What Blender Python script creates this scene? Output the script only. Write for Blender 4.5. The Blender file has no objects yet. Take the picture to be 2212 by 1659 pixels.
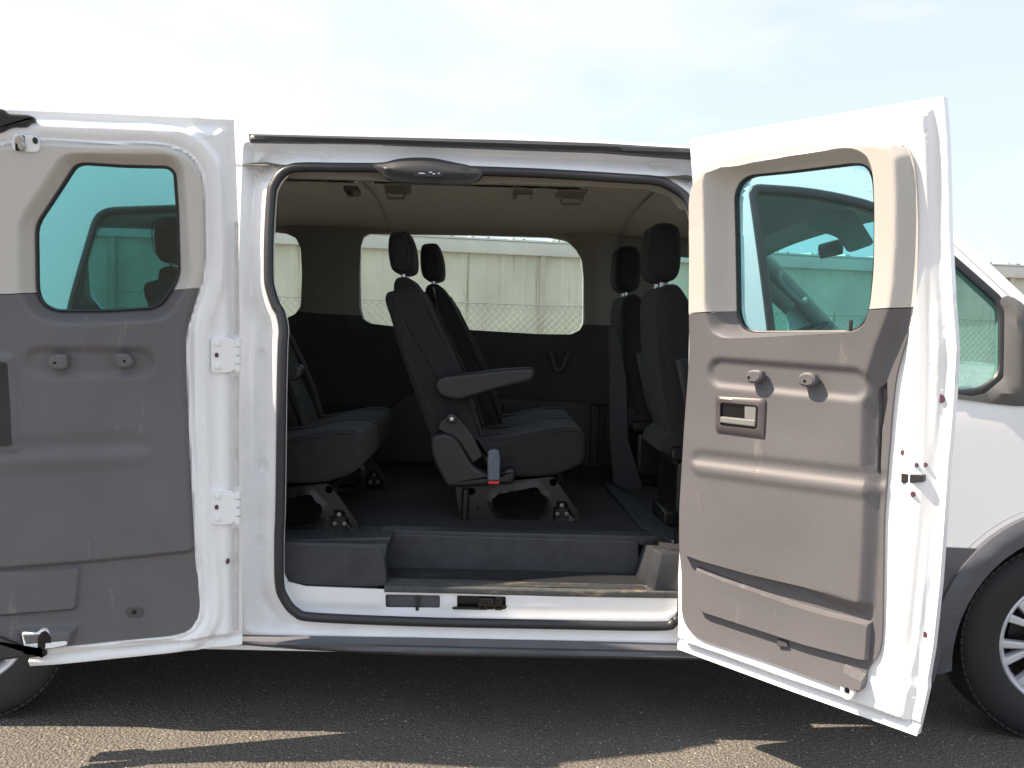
import bpy, bmesh, math, random
import numpy as np
from mathutils import Vector
from mathutils.geometry import delaunay_2d_cdt
random.seed(7)
R = math.radians
sc = bpy.context.scene
col = sc.collection

# ------------------------------------------------------------------ camera
CAM = np.array([0.0, -2.85, 1.39]); FPX = 1858.0
PITCH, YAW, ROLL = math.atan((829.5-713)/FPX), 0.016, 0.027
def _basis():
    f0 = np.array([math.sin(YAW), math.cos(YAW), 0]); r0 = np.array([math.cos(YAW), -math.sin(YAW), 0]); z = np.array([0, 0, 1.0])
    f = f0*math.cos(PITCH) - z*math.sin(PITCH); u = np.cross(r0, f)
    r = r0*math.cos(ROLL) + u*math.sin(ROLL); uu = u*math.cos(ROLL) - r0*math.sin(ROLL)
    return r, uu, f
CR, CU, CF = _basis()
cd = bpy.data.cameras.new('camera'); cam = bpy.data.objects.new('camera', cd); col.objects.link(cam)
from mathutils import Matrix
cam.matrix_world = Matrix(((CR[0], CU[0], -CF[0], CAM[0]), (CR[1], CU[1], -CF[1], CAM[1]), (CR[2], CU[2], -CF[2], CAM[2]), (0, 0, 0, 1)))
cd.sensor_width = 36; cd.lens = 36*FPX/2212; cd.clip_start = 0.02; cd.clip_end = 3000
sc.camera = cam
sc.render.resolution_x, sc.render.resolution_y = 1024, 768
# ------------------------------------------------------------------ light
SUN_EL, SUN_B = R(51), 0.10             # sun from the left of the picture, a little from the camera's side
sdir = Vector((-math.cos(SUN_EL)*math.cos(math.atan(SUN_B)), -math.cos(SUN_EL)*math.sin(math.atan(SUN_B)), math.sin(SUN_EL)))
sl = bpy.data.lights.new('sun', 'SUN'); sl.energy = 5.0; sl.angle = R(0.55); sl.color = (1.0, 0.84, 0.66)
so = bpy.data.objects.new('sun', sl); col.objects.link(so); so.rotation_euler = sdir.to_track_quat('Z', 'Y').to_euler()
w = bpy.data.worlds.new('World'); sc.world = w; w.use_nodes = True
nt = w.node_tree; nt.nodes.clear(); N = nt.nodes.new; L = nt.links.new
out = N('ShaderNodeOutputWorld'); bg = N('ShaderNodeBackground'); sky = N('ShaderNodeTexSky')
sky.sky_type = 'NISHITA'; sky.sun_disc = False; sky.sun_elevation = SUN_EL; sky.sun_rotation = math.atan2(sdir.x, sdir.y)
sky.dust_density = 2.0; sky.air_density = 1.0; sky.ozone_density = 1.0
tc = N('ShaderNodeTexCoord'); mp = N('ShaderNodeMapping'); mp.inputs['Scale'].default_value = (1.0, 1.0, 2.6); mp.inputs['Location'].default_value = (0.3, 0.1, 0.25)
nz = N('ShaderNodeTexNoise'); nz.inputs['Scale'].default_value = 1.7; nz.inputs['Detail'].default_value = 7; nz.inputs['Roughness'].default_value = 0.55
rp = N('ShaderNodeValToRGB'); rp.color_ramp.elements[0].position = 0.40; rp.color_ramp.elements[1].position = 0.62
mx = N('ShaderNodeMixRGB'); mx.inputs[2].default_value = (6.6, 7.2, 7.9, 1)
mm = N('ShaderNodeMath'); mm.operation = 'MULTIPLY_ADD'; mm.inputs[1].default_value = 0.36; mm.inputs[2].default_value = 0.60
L(tc.outputs['Generated'], mp.inputs['Vector']); L(mp.outputs[0], nz.inputs['Vector']); L(nz.outputs['Fac'], rp.inputs[0]); L(rp.outputs[0], mm.inputs[0])
L(mm.outputs[0], mx.inputs[0]); L(sky.outputs[0], mx.inputs[1]); L(mx.outputs[0], bg.inputs[0]); bg.inputs[1].default_value = 0.075; L(bg.outputs[0], out.inputs[0])
sc.view_settings.view_transform = 'Standard'; sc.view_settings.look = 'None'; sc.view_settings.exposure = 1.22; sc.view_settings.gamma = 1
sc.render.engine = 'CYCLES'; sc.cycles.max_bounces = 10; sc.cycles.transparent_max_bounces = 24

# ------------------------------------------------------------------ picture measurements -> metres
ZT = {'A': (491.6, .2777, 230.4), 'B': (998.5, .2777, 230.4), 'C': (583.7, .3288, 652.8), 'D': (998.5, .3287, 652.8), 'E': (583.7, .4167, 1075.3),
      'F': (0, .287, 215), 'G': (0, .2778, 652.8), 'H': (0, .3518, 1075.3), 'I': (798.8, .2292, 460.8), 'J': (1920.1, .2777, 460.8), 'K': (1966.2, .4676, 883.3),
      'L': (1574.5, .2315, 345.6), 'M': (1305.7, .2083, 345.6), 'N': (1305.7, .3704, 691.2), 'P': (1459.3, .3287, 192), 'Q': (1443.9, .3149, 675.9), 'S': (1443.9, .3472, 1121.4),
      'T': (0, .1852, 230.4), 'U': (0, .1621, 1351.8)}
def Z(tag, *pts):
    a, s, b = ZT[tag]; return [(a+x*s, b+y*s) for x, y in pts]
def ray(px, py): return CF + CR*((px-1106)/FPX) - CU*((py-829.5)/FPX)
def onY(px, py, Y):
    d = ray(px, py); t = (Y-CAM[1])/d[1]; p = CAM+d*t; return p[0], p[2]
def onZ(px, py, z):
    d = ray(px, py); t = (z-CAM[2])/d[2]; p = CAM+d*t; return p[0], p[1]
def XZ(pts, Y): return [onY(x, y, Y) for x, y in pts]
def prof(z):
    z = np.asarray(z, float)
    return np.where(z > 1.1, 0.13*((np.maximum(z, 1.1)-1.1)/0.9)**1.6, 0) + np.where(z < 0.6, 0.03*((0.6-np.minimum(z, 0.6))/0.3)**2, 0)
def side(pts, off=0.0):
    o = []
    for px, py in pts:
        Y = off
        for _ in range(6): x, z = onY(px, py, Y); Y = float(prof(z))+off
        o.append((x, z))
    return o
class Door:
    def __init__(s, hx, hy, ang, sgn):
        s.H = np.array([hx, hy, 0]); c, q = math.cos(ang), math.sin(ang)
        s.d = np.array([sgn*c, -q, 0]); s.n = np.array([-sgn*q, -c, 0])
    def uv(s, pts, h=0.0):
        o = []
        for px, py in pts:
            d = ray(px, py); k = h
            for _ in range(6):
                t = ((s.H-CAM).dot(s.n)+k)/d.dot(s.n); p = CAM+d*t; k = h+float(prof(p[2]))
            q = p-s.H; o.append((q.dot(s.d), p[2]))
        return o
    def map(s, u, v, h):
        u = np.asarray(u, float); v = np.asarray(v, float); k = np.asarray(h, float)+prof(v)
        return s.H[None]+u[:, None]*s.d[None]+k[:, None]*s.n[None]+v[:, None]*np.array([0, 0, 1.0])[None]
def sidemap(u, v, h):            # body side, h towards the camera
    u = np.asarray(u, float); v = np.asarray(v, float); return np.stack([u, prof(v)-h, v], 1)
def farmap(u, v, h):
    u = np.asarray(u, float); v = np.asarray(v, float); return np.stack([u, 2.06-prof(v)-h, v], 1)
def planeY(Y): return lambda u, v, h: np.stack([u, Y-h, v], 1)

# ------------------------------------------------------------------ mesh helpers
def finish(name, bm, mat, parent=None, sharp=38, recalc=True):
    if recalc: bmesh.ops.recalc_face_normals(bm, faces=bm.faces)
    for f in bm.faces: f.smooth = True
    a = R(sharp)
    for e in bm.edges:
        if len(e.link_faces) != 2 or e.calc_face_angle(0) > a: e.smooth = False
    me = bpy.data.meshes.new(name); bm.to_mesh(me); bm.free()
    if mat: me.materials.append(mat)
    o = bpy.data.objects.new(name, me); col.objects.link(o)
    if parent: o.parent = parent
    return o
def fillet(poly, r, n=5):
    o = []; m = len(poly)
    for i in range(m):
        p = Vector(poly[i-1]); q = Vector(poly[i]); s = Vector(poly[(i+1) % m])
        a, b = p-q, s-q; rr = r[i] if isinstance(r, (list, tuple)) else r
        k = min(rr, a.length*.48, b.length*.48)
        if k < 1e-4 or a.length < 1e-6 or b.length < 1e-6: o.append(tuple(q)); continue
        A, B = q+a.normalized()*k, q+b.normalized()*k
        for j in range(n+1):
            t = j/n; o.append(tuple(A*(1-t)**2+q*2*t*(1-t)+B*t*t))
    return o
def smooth(poly, n=4, closed=True):
    o = []; m = len(poly); P = [Vector(p) for p in poly]
    for i in range(m if closed else m-1):
        g = (lambda k: P[k % m]) if closed else (lambda k: P[max(0, min(m-1, k))])
        p0, p1, p2, p3 = g(i-1), g(i), g(i+1), g(i+2)
        for j in range(n):
            t = j/n; o.append(tuple(.5*((2*p1)+(p2-p0)*t+(2*p0-5*p1+4*p2-p3)*t*t+(3*p1-p0-3*p2+p3)*t**3)))
    if not closed: o.append(tuple(P[-1]))
    return o
def dens(poly, res):
    o = []; m = len(poly)
    for i in range(m):
        a, b = Vector(poly[i]), Vector(poly[(i+1) % m]); k = max(1, int((b-a).length/res))
        for j in range(k): o.append(tuple(a.lerp(b, j/k)))
    c = []
    for p in o:
        if not c or (Vector(p)-Vector(c[-1])).length > 1e-4: c.append(p)
    if (Vector(c[0])-Vector(c[-1])).length < 1e-4: c.pop()
    return c
def inside(poly, x, y):
    r = np.zeros(len(x), bool); m = len(poly)
    for i in range(m):
        x1, y1 = poly[i]; x2, y2 = poly[(i+1) % m]
        if y1 == y2: continue
        c = ((y1 > y) != (y2 > y)) & (x < (x2-x1)*(y-y1)/(y2-y1)+x1); r ^= c
    return r
def sdf(poly, x, y):
    x = np.asarray(x, float); y = np.asarray(y, float); d = np.full(len(x), 1e9); m = len(poly)
    for i in range(m):
        x1, y1 = poly[i]; x2, y2 = poly[(i+1) % m]; ex, ey = x2-x1, y2-y1; l = ex*ex+ey*ey
        if l < 1e-12: continue
        t = np.clip(((x-x1)*ex+(y-y1)*ey)/l, 0, 1); d = np.minimum(d, (x-x1-t*ex)**2+(y-y1-t*ey)**2)
    d = np.sqrt(d); return np.where(inside(poly, x, y), d, -d)
def ss(a, b, x):
    t = np.clip((x-a)/(b-a), 0, 1); return t*t*(3-2*t)
def sheet(outer, holes, res, mapf, front=0.0, thick=0.01, relief=None, keep=None, feats=()):
    polys = [dens(outer, res)]+[dens(h, res) for h in holes]
    pts, edges = [], []
    for p in polys:
        b = len(pts); pts += [Vector(q) for q in p]; edges += [(b+i, b+(i+1) % len(p)) for i in range(len(p))]
    for fp, cl in feats:
        q = dens(fp, res*1.2) if cl else dens(list(fp)+[fp[-1]], res*1.2); b = len(pts); pts += [Vector(k) for k in q]
        edges += [(b+i, b+(i+1) % len(q)) for i in range(len(q) if cl else len(q)-1)]
    xs = [p.x for p in pts[:len(polys[0])]]; ys = [p.y for p in pts[:len(polys[0])]]
    gx, gy = np.meshgrid(np.arange(min(xs)+res*.37, max(xs), res), np.arange(min(ys)+res*.41, max(ys), res)); gx, gy = gx.ravel(), gy.ravel()
    k = sdf(polys[0], gx, gy) > res*.45
    for h in polys[1:]: k &= sdf(h, gx, gy) < -res*.45
    pts += [Vector((a, b)) for a, b in zip(gx[k], gy[k])]
    vs, es, fs, *_ = delaunay_2d_cdt(pts, edges, [], 0, 1e-6)
    V = np.array([(v.x, v.y) for v in vs]); F = np.array([tuple(f) for f in fs if len(f) == 3]); c = V[F].mean(1)
    ok = inside(polys[0], c[:, 0], c[:, 1])
    for h in polys[1:]: ok &= ~inside(h, c[:, 0], c[:, 1])
    if keep is not None: ok &= keep(c[:, 0], c[:, 1])
    F = F[ok]; used = np.unique(F); re = -np.ones(len(V), int); re[used] = np.arange(len(used)); V = V[used]; F = re[F]
    h = np.full(len(V), float(front))
    if relief is not None: h = h+relief(V[:, 0], V[:, 1])
    back = np.minimum(h-0.003, front-thick)
    P = mapf(V[:, 0], V[:, 1], h); Q = mapf(V[:, 0], V[:, 1], back)
    bm = bmesh.new(); a = [bm.verts.new(p) for p in P]; b = [bm.verts.new(p) for p in Q]
    cnt = {}
    for t in F:
        for i in range(3):
            e = (int(t[i]), int(t[(i+1) % 3])); kk = (min(e), max(e)); cnt[kk] = None if kk in cnt else e
    for t in F:
        bm.faces.new([a[i] for i in t]); bm.faces.new([b[i] for i in t[::-1]])
    for e in cnt.values():
        if e: bm.faces.new([a[e[1]], a[e[0]], b[e[0]], b[e[1]]])
    return bm
def offs(poly, d):
    p = [Vector(q) for q in poly]; m = len(p); o = []; s = 1 if area2(poly) > 0 else -1
    for i in range(m):
        t = (p[(i+1) % m]-p[i-1]).normalized(); o.append((p[i].x+s*t.y*d, p[i].y-s*t.x*d))
    return o
def relax(poly, res=.01, it=6):
    P = np.array(dens(poly, res))
    for _ in range(it): P = .5*P+.25*(np.roll(P, 1, 0)+np.roll(P, -1, 0))
    return [tuple(q) for q in P]
def area2(p): return sum(p[i-1][0]*p[i][1]-p[i][0]*p[i-1][1] for i in range(len(p)))/2
def prism(bm, poly, y0, y1, r=0.004, seg=3, tf=None, star=False):
    """extrude outline (a,b) along y with rounded rims; tf(a,y,b)->xyz"""
    tf = tf or (lambda a, y, b: (a, y, b)); p = [Vector(q) for q in poly]
    if area2(poly) < 0: p = p[::-1]
    m = len(p); nn = []
    for i in range(m):
        a = (p[i]-p[i-1]); b = (p[(i+1) % m]-p[i]); a = a.normalized() if a.length else a; b = b.normalized() if b.length else b
        na, nb = Vector((-a.y, a.x)), Vector((-b.y, b.x)); n = na+nb; l = n.length
        nn.append(n/l*min(1.6, 1/max(.3, l/2)) if l > 1e-6 else na)
    r = min(r, abs(y1-y0)*.49); s = 1 if y1 > y0 else -1; rings = []
    prm = [(r*(1-math.sin(t*math.pi/2/seg)), r*(1-math.cos(t*math.pi/2/seg))) for t in range(seg+1)] if r > 1e-5 else [(0, 0)]
    if r > 1e-5: rings.append((r+min(.0008, r*.3), y0))
    for ins, dy in prm: rings.append((ins, y0+s*dy))
    for ins, dy in reversed(prm): rings.append((ins, y1-s*dy))
    if r > 1e-5: rings.append((r+min(.0008, r*.3), y1))
    if star:
        xs_ = [q.x for q in p]; zs_ = [q.y for q in p]; cx_, cz_ = (min(xs_)+max(xs_))/2, (min(zs_)+max(zs_))/2; hw, hh = (max(xs_)-min(xs_))/2, (max(zs_)-min(zs_))/2
        VV = [[bm.verts.new(tf(cx_+(q.x-cx_)*(1-ins/hw), y, cz_+(q.y-cz_)*(1-ins/hh))) for q in p] for ins, y in rings]
    else: VV = [[bm.verts.new(tf(q.x+n.x*ins, y, q.y+n.y*ins)) for q, n in zip(p, nn)] for ins, y in rings]
    for A, B in zip(VV, VV[1:]):
        for i in range(m): bm.faces.new([A[i], A[(i+1) % m], B[(i+1) % m], B[i]])
    bm.faces.new(VV[0][::-1]); bm.faces.new(VV[-1]); return bm
def PR(poly, y0, y1, r=0.004, seg=3, tf=None, star=False): return prism(bmesh.new(), poly, y0, y1, r, seg, tf, star)
def rbox(bm, c, s, b=0.004, rot=None):
    x, y, z = [k/2 for k in s]; bb = min(b, x*.95, z*.95)
    poly = fillet([(-x, -z), (x, -z), (x, z), (-x, z)], bb*1.5, 3)
    M = rot.to_matrix() if rot else Matrix.Identity(3); C0 = Vector(c)
    return prism(bm, poly, -y, y, min(b, y*.9), 2, lambda a, q, d: tuple(C0+M@Vector((a, q, d))))
def tube(bm, path, ra, rb=None, closed=False, n=10, up=(0, 1, 0)):
    rb = rb or ra; P = [Vector(p) for p in path]; m = len(P); U = Vector(up); rings = []
    for i in range(m):
        t = (P[(i+1) % m]-P[i-1]) if closed else (P[min(m-1, i+1)]-P[max(0, i-1)])
        t = t.normalized(); s = t.cross(U)
        if s.length < 1e-3: s = t.cross(Vector((1, 0, 0.3)))
        s.normalize(); q = s.cross(t).normalized()
        rings.append([bm.verts.new(P[i]+s*ra*math.cos(2*math.pi*k/n)+q*rb*math.sin(2*math.pi*k/n)) for k in range(n)])
    for i in range(m if closed else m-1):
        A, B = rings[i], rings[(i+1) % m]
        for k in range(n): bm.faces.new([A[k], A[(k+1) % n], B[(k+1) % n], B[k]])
    if not closed: bm.faces.new(rings[0][::-1]); bm.faces.new(rings[-1])
    return bm
def disc(bm, c, axis, r, t, n=20, b=0.002):
    ax = Vector(axis).normalized(); s = ax.orthogonal().normalized(); q = ax.cross(s); C0 = Vector(c)
    poly = [(r*math.cos(2*math.pi*k/n), r*math.sin(2*math.pi*k/n)) for k in range(n)]
    return prism(bm, poly, 0, t, min(b, t*.4), 2, lambda a, y, d: tuple(C0+s*a+q*d+ax*y))
def lathe(bm, prf, c, n=72, f=None):
    """profile (r,y) closed, spun about Y through c"""
    rings = []
    for r, y in prf:
        rings.append([bm.verts.new((c[0]+r*math.cos(2*math.pi*k/n), c[1]+y, c[2]+r*math.sin(2*math.pi*k/n))) for k in range(n)])
    m = len(rings)
    for i in range(m):
        A, B = rings[i], rings[(i+1) % m]
        for k in range(n): bm.faces.new([A[k], A[(k+1) % n], B[(k+1) % n], B[k]])
    return bm
# ------------------------------------------------------------------ materials
def mat(name, c, rough=.5, metal=0, nscale=0, namt=0.0, bump=0.0, bscale=200, coat=0, spec=.5, c2=None, dirt=None, sheen=0):
    m = bpy.data.materials.new(name); m.use_nodes = True; t = m.node_tree; b = t.nodes['Principled BSDF']; l = t.links.new; n = t.nodes.new
    b.inputs['Base Color'].default_value = (*c, 1); b.inputs['Roughness'].default_value = rough; b.inputs['Metallic'].default_value = metal
    b.inputs['Coat Weight'].default_value = coat; b.inputs['Specular IOR Level'].default_value = spec; b.inputs['Coat Roughness'].default_value = .08; b.inputs['Sheen Weight'].default_value = sheen
    tcn = n('ShaderNodeTexCoord')
    if namt or c2:
        x = n('ShaderNodeTexNoise'); x.inputs['Scale'].default_value = nscale or 6; x.inputs['Detail'].default_value = 6; l(tcn.outputs['Object'], x.inputs['Vector'])
        r = n('ShaderNodeValToRGB'); e = r.color_ramp.elements; e[0].position = .35; e[1].position = .68
        d2 = c2 or tuple(k*(1-namt) for k in c); e[0].color = (*d2, 1); e[1].color = (*c, 1)
        l(x.outputs['Fac'], r.inputs[0]); last = r.outputs[0]
        if dirt:
            y = n('ShaderNodeTexNoise'); y.inputs['Scale'].default_value = dirt[1]; y.inputs['Detail'].default_value = 8; y.inputs['Roughness'].default_value = .7
            mpn = n('ShaderNodeMapping'); mpn.inputs['Scale'].default_value = dirt[3] if len(dirt) > 3 else (1, 1, 1); l(tcn.outputs['Object'], mpn.inputs[0]); l(mpn.outputs[0], y.inputs['Vector'])
            q = n('ShaderNodeValToRGB'); q.color_ramp.elements[0].position = dirt[2]; q.color_ramp.elements[1].position = min(1, dirt[2]+.12)
            mi = n('ShaderNodeMixRGB'); mi.inputs[2].default_value = (*dirt[0], 1); l(y.outputs['Fac'], q.inputs[0]); l(q.outputs[0], mi.inputs[0]); l(last, mi.inputs[1]); last = mi.outputs[0]
        l(last, b.inputs['Base Color'])
        rr = n('ShaderNodeMapRange'); rr.inputs[3].default_value = rough*.85; rr.inputs[4].default_value = min(1, rough*1.2); l(x.outputs['Fac'], rr.inputs[0]); l(rr.outputs[0], b.inputs['Roughness'])
    if bump:
        x2 = n('ShaderNodeTexNoise'); x2.inputs['Scale'].default_value = bscale; x2.inputs['Detail'].default_value = 3; l(tcn.outputs['Object'], x2.inputs['Vector'])
        bn = n('ShaderNodeBump'); bn.inputs['Strength'].default_value = bump; bn.inputs['Distance'].default_value = .002; l(x2.outputs['Fac'], bn.inputs['Height']); l(bn.outputs[0], b.inputs['Normal'])
    return m
def glass(name, tint, refl=1.0):
    m = bpy.data.materials.new(name); m.use_nodes = True; t = m.node_tree; t.nodes.clear(); n = t.nodes.new; l = t.links.new
    o = n('ShaderNodeOutputMaterial'); mi = n('ShaderNodeMixShader'); tr = n('ShaderNodeBsdfTransparent'); gl = n('ShaderNodeBsdfGlossy'); fr = n('ShaderNodeFresnel')
    tr.inputs[0].default_value = (*tint, 1); gl.inputs['Roughness'].default_value = .01; fr.inputs['IOR'].default_value = 1.45
    k = n('ShaderNodeMath'); k.operation = 'MULTIPLY'; k.inputs[1].default_value = refl
    l(fr.outputs[0], k.inputs[0]); l(k.outputs[0], mi.inputs[0]); l(tr.outputs[0], mi.inputs[1]); l(gl.outputs[0], mi.inputs[2]); l(mi.outputs[0], o.inputs[0]); return m
paint = mat('white_paint', (.85, .86, .88), .32, nscale=3, namt=.03, coat=.6, dirt=((.55, .47, .36), 5, .70), bump=.05, bscale=30)
jambp = mat('jamb_paint', (.83, .84, .86), .38, nscale=9, namt=.06, coat=.3, dirt=((.42, .34, .24), 7, .66), bump=.08, bscale=25)
rubber = mat('black_rubber', (.018, .019, .024), .45, nscale=12, namt=.2, bump=.1, bscale=90, spec=.6)
blackpl = mat('black_plastic', (.02, .021, .024), .42, nscale=8, namt=.15, bump=.12, bscale=400)
gloss = mat('gloss_black', (.006, .006, .008), .08)
charc = mat('charcoal_plastic', (.126, .121, .130), .50, nscale=3, namt=.14, bump=.4, bscale=420, dirt=((.22, .20, .185), 14, .62, (1, 1, .18)))
beige = mat('light_trim_plastic', (.53, .51, .48), .6, nscale=4, namt=.04, bump=.12, bscale=600)
headl = mat('headliner_fabric', (.265, .255, .222), .95, nscale=20, namt=.08, bump=.4, bscale=900)
graytrim = mat('grey_interior_trim', (.25, .24, .21), .8, nscale=8, namt=.08, bump=.2, bscale=500)
darktrim = mat('dark_interior_trim', (.036, .034, .037), .7, nscale=8, namt=.15, bump=.2, bscale=500)
fabric = mat('seat_fabric', (.014, .0135, .016), .95, nscale=30, namt=.4, bump=.5, bscale=1100, sheen=.04)
seatpl = mat('seat_plastic', (.012, .0115, .013), .5, nscale=9, namt=.15, bump=.15, bscale=500)
seatmet = mat('seat_frame_metal', (.014, .0125, .012), .36, metal=.2, nscale=12, namt=.2)
boltm = mat('bolt_steel', (.26, .25, .25), .35, metal=.9, nscale=60, namt=.4)
steel = mat('bright_steel', (.62, .62, .64), .28, metal=1, nscale=30, namt=.25)
bezelm = mat('bezel_plastic', (.075, .065, .07), .4, nscale=8, namt=.1, bump=.1, bscale=600)
levm = mat('lever_plastic', (.20, .20, .20), .38, nscale=9, namt=.1)
stepm = mat('step_plastic', (.034, .038, .046), .5, nscale=18, c2=(.023, .025, .031), bump=.3, bscale=120, dirt=((.12, .12, .11), 18, .66, (.25, 1, 1)))
treadm = mat('step_tread_dusty', (.065, .066, .066), .6, nscale=40, c2=(.045, .05, .055), bump=.5, bscale=160, dirt=((.23, .18, .12), 26, .55, (.25, 1, 1)))
floorm = mat('floor_mat', (.016, .015, .018), .85, nscale=20, namt=.3, bump=.4, bscale=500)
cladm = mat('cladding_plastic', (.095, .098, .115), .36, nscale=7, namt=.15, bump=.12, bscale=300, dirt=((.16, .14, .12), 6, .66, (.3, 1, 1)))
tyrem = mat('tyre_rubber', (.024, .023, .025), .72, nscale=9, namt=.25, bump=.2, bscale=160, dirt=((.07, .06, .05), 7, .62))
alloy = mat('alloy_silver', (.66, .67, .72), .32, metal=.35, nscale=20, namt=.15, dirt=((.25, .22, .19), 15, .66))
redm = mat('red_button', (.55, .03, .03), .4, nscale=10, namt=.1)
buckm = mat('buckle_grey', (.10, .12, .16), .35, nscale=60, namt=.3)
g_door = glass('door_glass', (.72, .92, .95), 1.0)
g_rear = glass('rear_door_glass', (.34, .59, .62), 1.6)
g_cab = glass('cab_glass', (.74, .93, .90), .6)
g_far = glass('far_glass', (.93, .98, .95), .6)
# ------------------------------------------------------------------ van root
def tag(o, label=None, cat=None, group=None, kind=None):
    if label: o['label'] = label
    if cat: o['category'] = cat
    if group: o['group'] = group
    if kind: o['kind'] = kind
    return o
van = bpy.data.objects.new('passenger_van', None); col.objects.link(van); van.empty_display_size = .2
tag(van, 'white passenger van parked side-on with both hinged side doors swung wide open', 'van')

# wheel centres
WFX = onY(2284, 1426, .08)[0]; WRX = onY(-76, 1420, .06)[0]; WZ = .350
print('wheels', WFX, WRX, 'base', WFX-WRX)
# ---------- body side skin
def arc(cx, cz, r, a0, a1, n=18): return [(cx+r*math.cos(R(a0+(a1-a0)*i/n)), cz+r*math.sin(R(a0+(a1-a0)*i/n))) for i in range(n+1)]
edge_px = [(1490, 338), (1748, 352), (1820, 366), (1896, 388), (1985, 436), (2063, 500), (2135, 566), (2212, 638)]
EP = side(edge_px)                                             # upper edge of the side, roof then windscreen pillar
slope = (EP[-1][1]-EP[-2][1])/(EP[-1][0]-EP[-2][0])
BX = EP[-1][0]+.30; EP.append((BX, EP[-1][1]+slope*.30))
ztop = side([(800, 300)])[0][1]
upper = [(-3.25, ztop-.02), (EP[0][0]-.9, ztop)]+EP
nose = [(BX+.45, EP[-1][1]-.10), (BX+.80, EP[-1][1]-.24), (WFX+.86, .80), (WFX+.88, .45)]
RAR, FAR = .425, .425
zb = side([(900, 1400)])[0][1]
lower = [(WFX+.80, zb-.03)]+[(x, z) for x, z in arc(WFX, WZ, FAR, -8, 188)]+[(WFX-FAR-.03, zb-.02), (WRX+RAR+.03, zb-.02)]+arc(WRX, WZ, RAR, -8, 188)+[(WRX-RAR-.03, zb), (-3.27, zb+.03), (-3.30, .8), (-3.28, 1.5)]
skin = upper+nose+lower
hole = fillet(side([(526, 306), (700, 311), (1100, 318), (1506, 334), (1512, 900), (1500, 1386), (1100, 1381), (800, 1374), (529, 1366)]), [.02, 0, 0, .02, 0, .05, 0, 0, .03])
quarter = fillet(side([(138, 760), (152, 660), (212, 455), (480, 446), (486, 760)]), .05)
fwin = fillet(side(Z('L', (215, 262), (800, 300), (1390, 435))+[(1985, 500)]+Z('J', (515, 375), (860, 680), (885, 780), (885, 1200), (855, 1290), (700, 1402), (515, 1408))+[(1800, 838), (1678, 828)]), [.03, .1, .1, .1, .1, .05, .04, .04, .04, .05, .03, .1, .04])
fdoor = [(side([(1562, 380)])[0][0]+.02, 0)]
FDX = side([(1590, 700)])[0][0]; FDE = side([(2080, 1150)])[0][0]+.10
dtop = [(FDX-.03, EP[0][1]-.06)]+[(x, z-.05) for x, z in EP[1:-1] if x > FDX+.1]
lastx, lastz = EP[-1][0]-.04, EP[-1][1]-.10
arcpts = [(x, z) for x, z in arc(WFX, WZ, .515, 84, 172, 14)]
fdpoly = fillet(dtop+[(lastx, lastz), (lastx+.06, 1.12), (arcpts[0][0]+.0, arcpts[0][1]+.28)]+arcpts+[(arcpts[-1][0]-.02, zb+.16), (FDX, zb+.16), (FDX-.0, 1.0)], .02, 3)
bs = sheet(skin, [hole, quarter, fdpoly], .06, sidemap, 0, .035)
body = finish('body_side', bs, paint, van)
finish('front_door', sheet([(x+(.004 if x < 1.2 else -.004), z) for x, z in fdpoly], [fwin], .04, sidemap, .0, .045), paint, van)
fdo = bpy.data.objects['front_door']; fdo['label'] = 'closed white front passenger door'
bm = tube(bmesh.new(), [tuple(p) for p in sidemap(*np.array(dens(fwin, .03)).T, np.zeros(len(dens(fwin, .03)))-.002)], .016, .010, True, 8)
finish('window_seal', bm, rubber, fdo)
finish('window_pane', sheet(fwin, [], .08, sidemap, -.012, .004), g_cab, fdo)
rw = tube(bmesh.new(), [tuple(p) for p in sidemap(*np.array(dens(quarter, .03)).T, np.zeros(len(dens(quarter, .03)))-.002)], .012, .008, True, 8)
finish('window_seal', rw, rubber, body)
finish('window_pane', sheet(quarter, [], .08, sidemap, -.010, .004), g_cab, body)
# mirror mount and mirror on the front door (only its foot is in the picture)
mm_ = fillet(side(Z('J', (845, 680), (905, 640), (960, 655), (1030, 700), (1075, 760), (1080, 1400), (1060, 1500), (960, 1497), (800, 1480), (620, 1455), (515, 1440), (515, 1405), (640, 1420), (740, 1400), (880, 1280), (888, 760))), .008, 3)
mmt = finish('mirror_mount', sheet(mm_, [], .03, sidemap, .028, .03, lambda u, v: -.02*ss(.03, 0, sdf(mm_, u, v))), mat('mirror_foot_plastic', (.11, .108, .106), .45, nscale=6, namt=.15), fdo)
mx0, mz0 = side([(2250, 700)])[0]
bm = bmesh.new(); rbox(bm, (mx0+.12, -.22, mz0-.05), (.14, .24, .36), .05); finish('mirror_housing', bm, blackpl, fdo)
bm = bmesh.new(); rbox(bm, (mx0+.045, -.22, mz0-.05), (.01, .19, .30), .004); finish('mirror_glass', bm, steel, fdo)
bm = bmesh.new(); rbox(bm, (mx0+.06, -.06, mz0-.12), (.07, .16, .05), .02); finish('mirror_arm', bm, blackpl, fdo)
# arch claddings
def archclad(cx, nm):
    a = arc(cx, WZ, .500, -12, 192, 30); b = arc(cx, WZ, FAR-.008, 192, -12, 30)
    return finish(nm, sheet(a+b, [], .03, sidemap, .022, .05, lambda u, v: .012*ss(.0, .03, .5-np.hypot(u-cx, v-WZ))-.010*ss(.45, .43, np.hypot(u-cx, v-WZ))), cladm, van)
archclad(WFX, 'wheel_arch_trim'); archclad(WRX, 'wheel_arch_trim')
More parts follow.
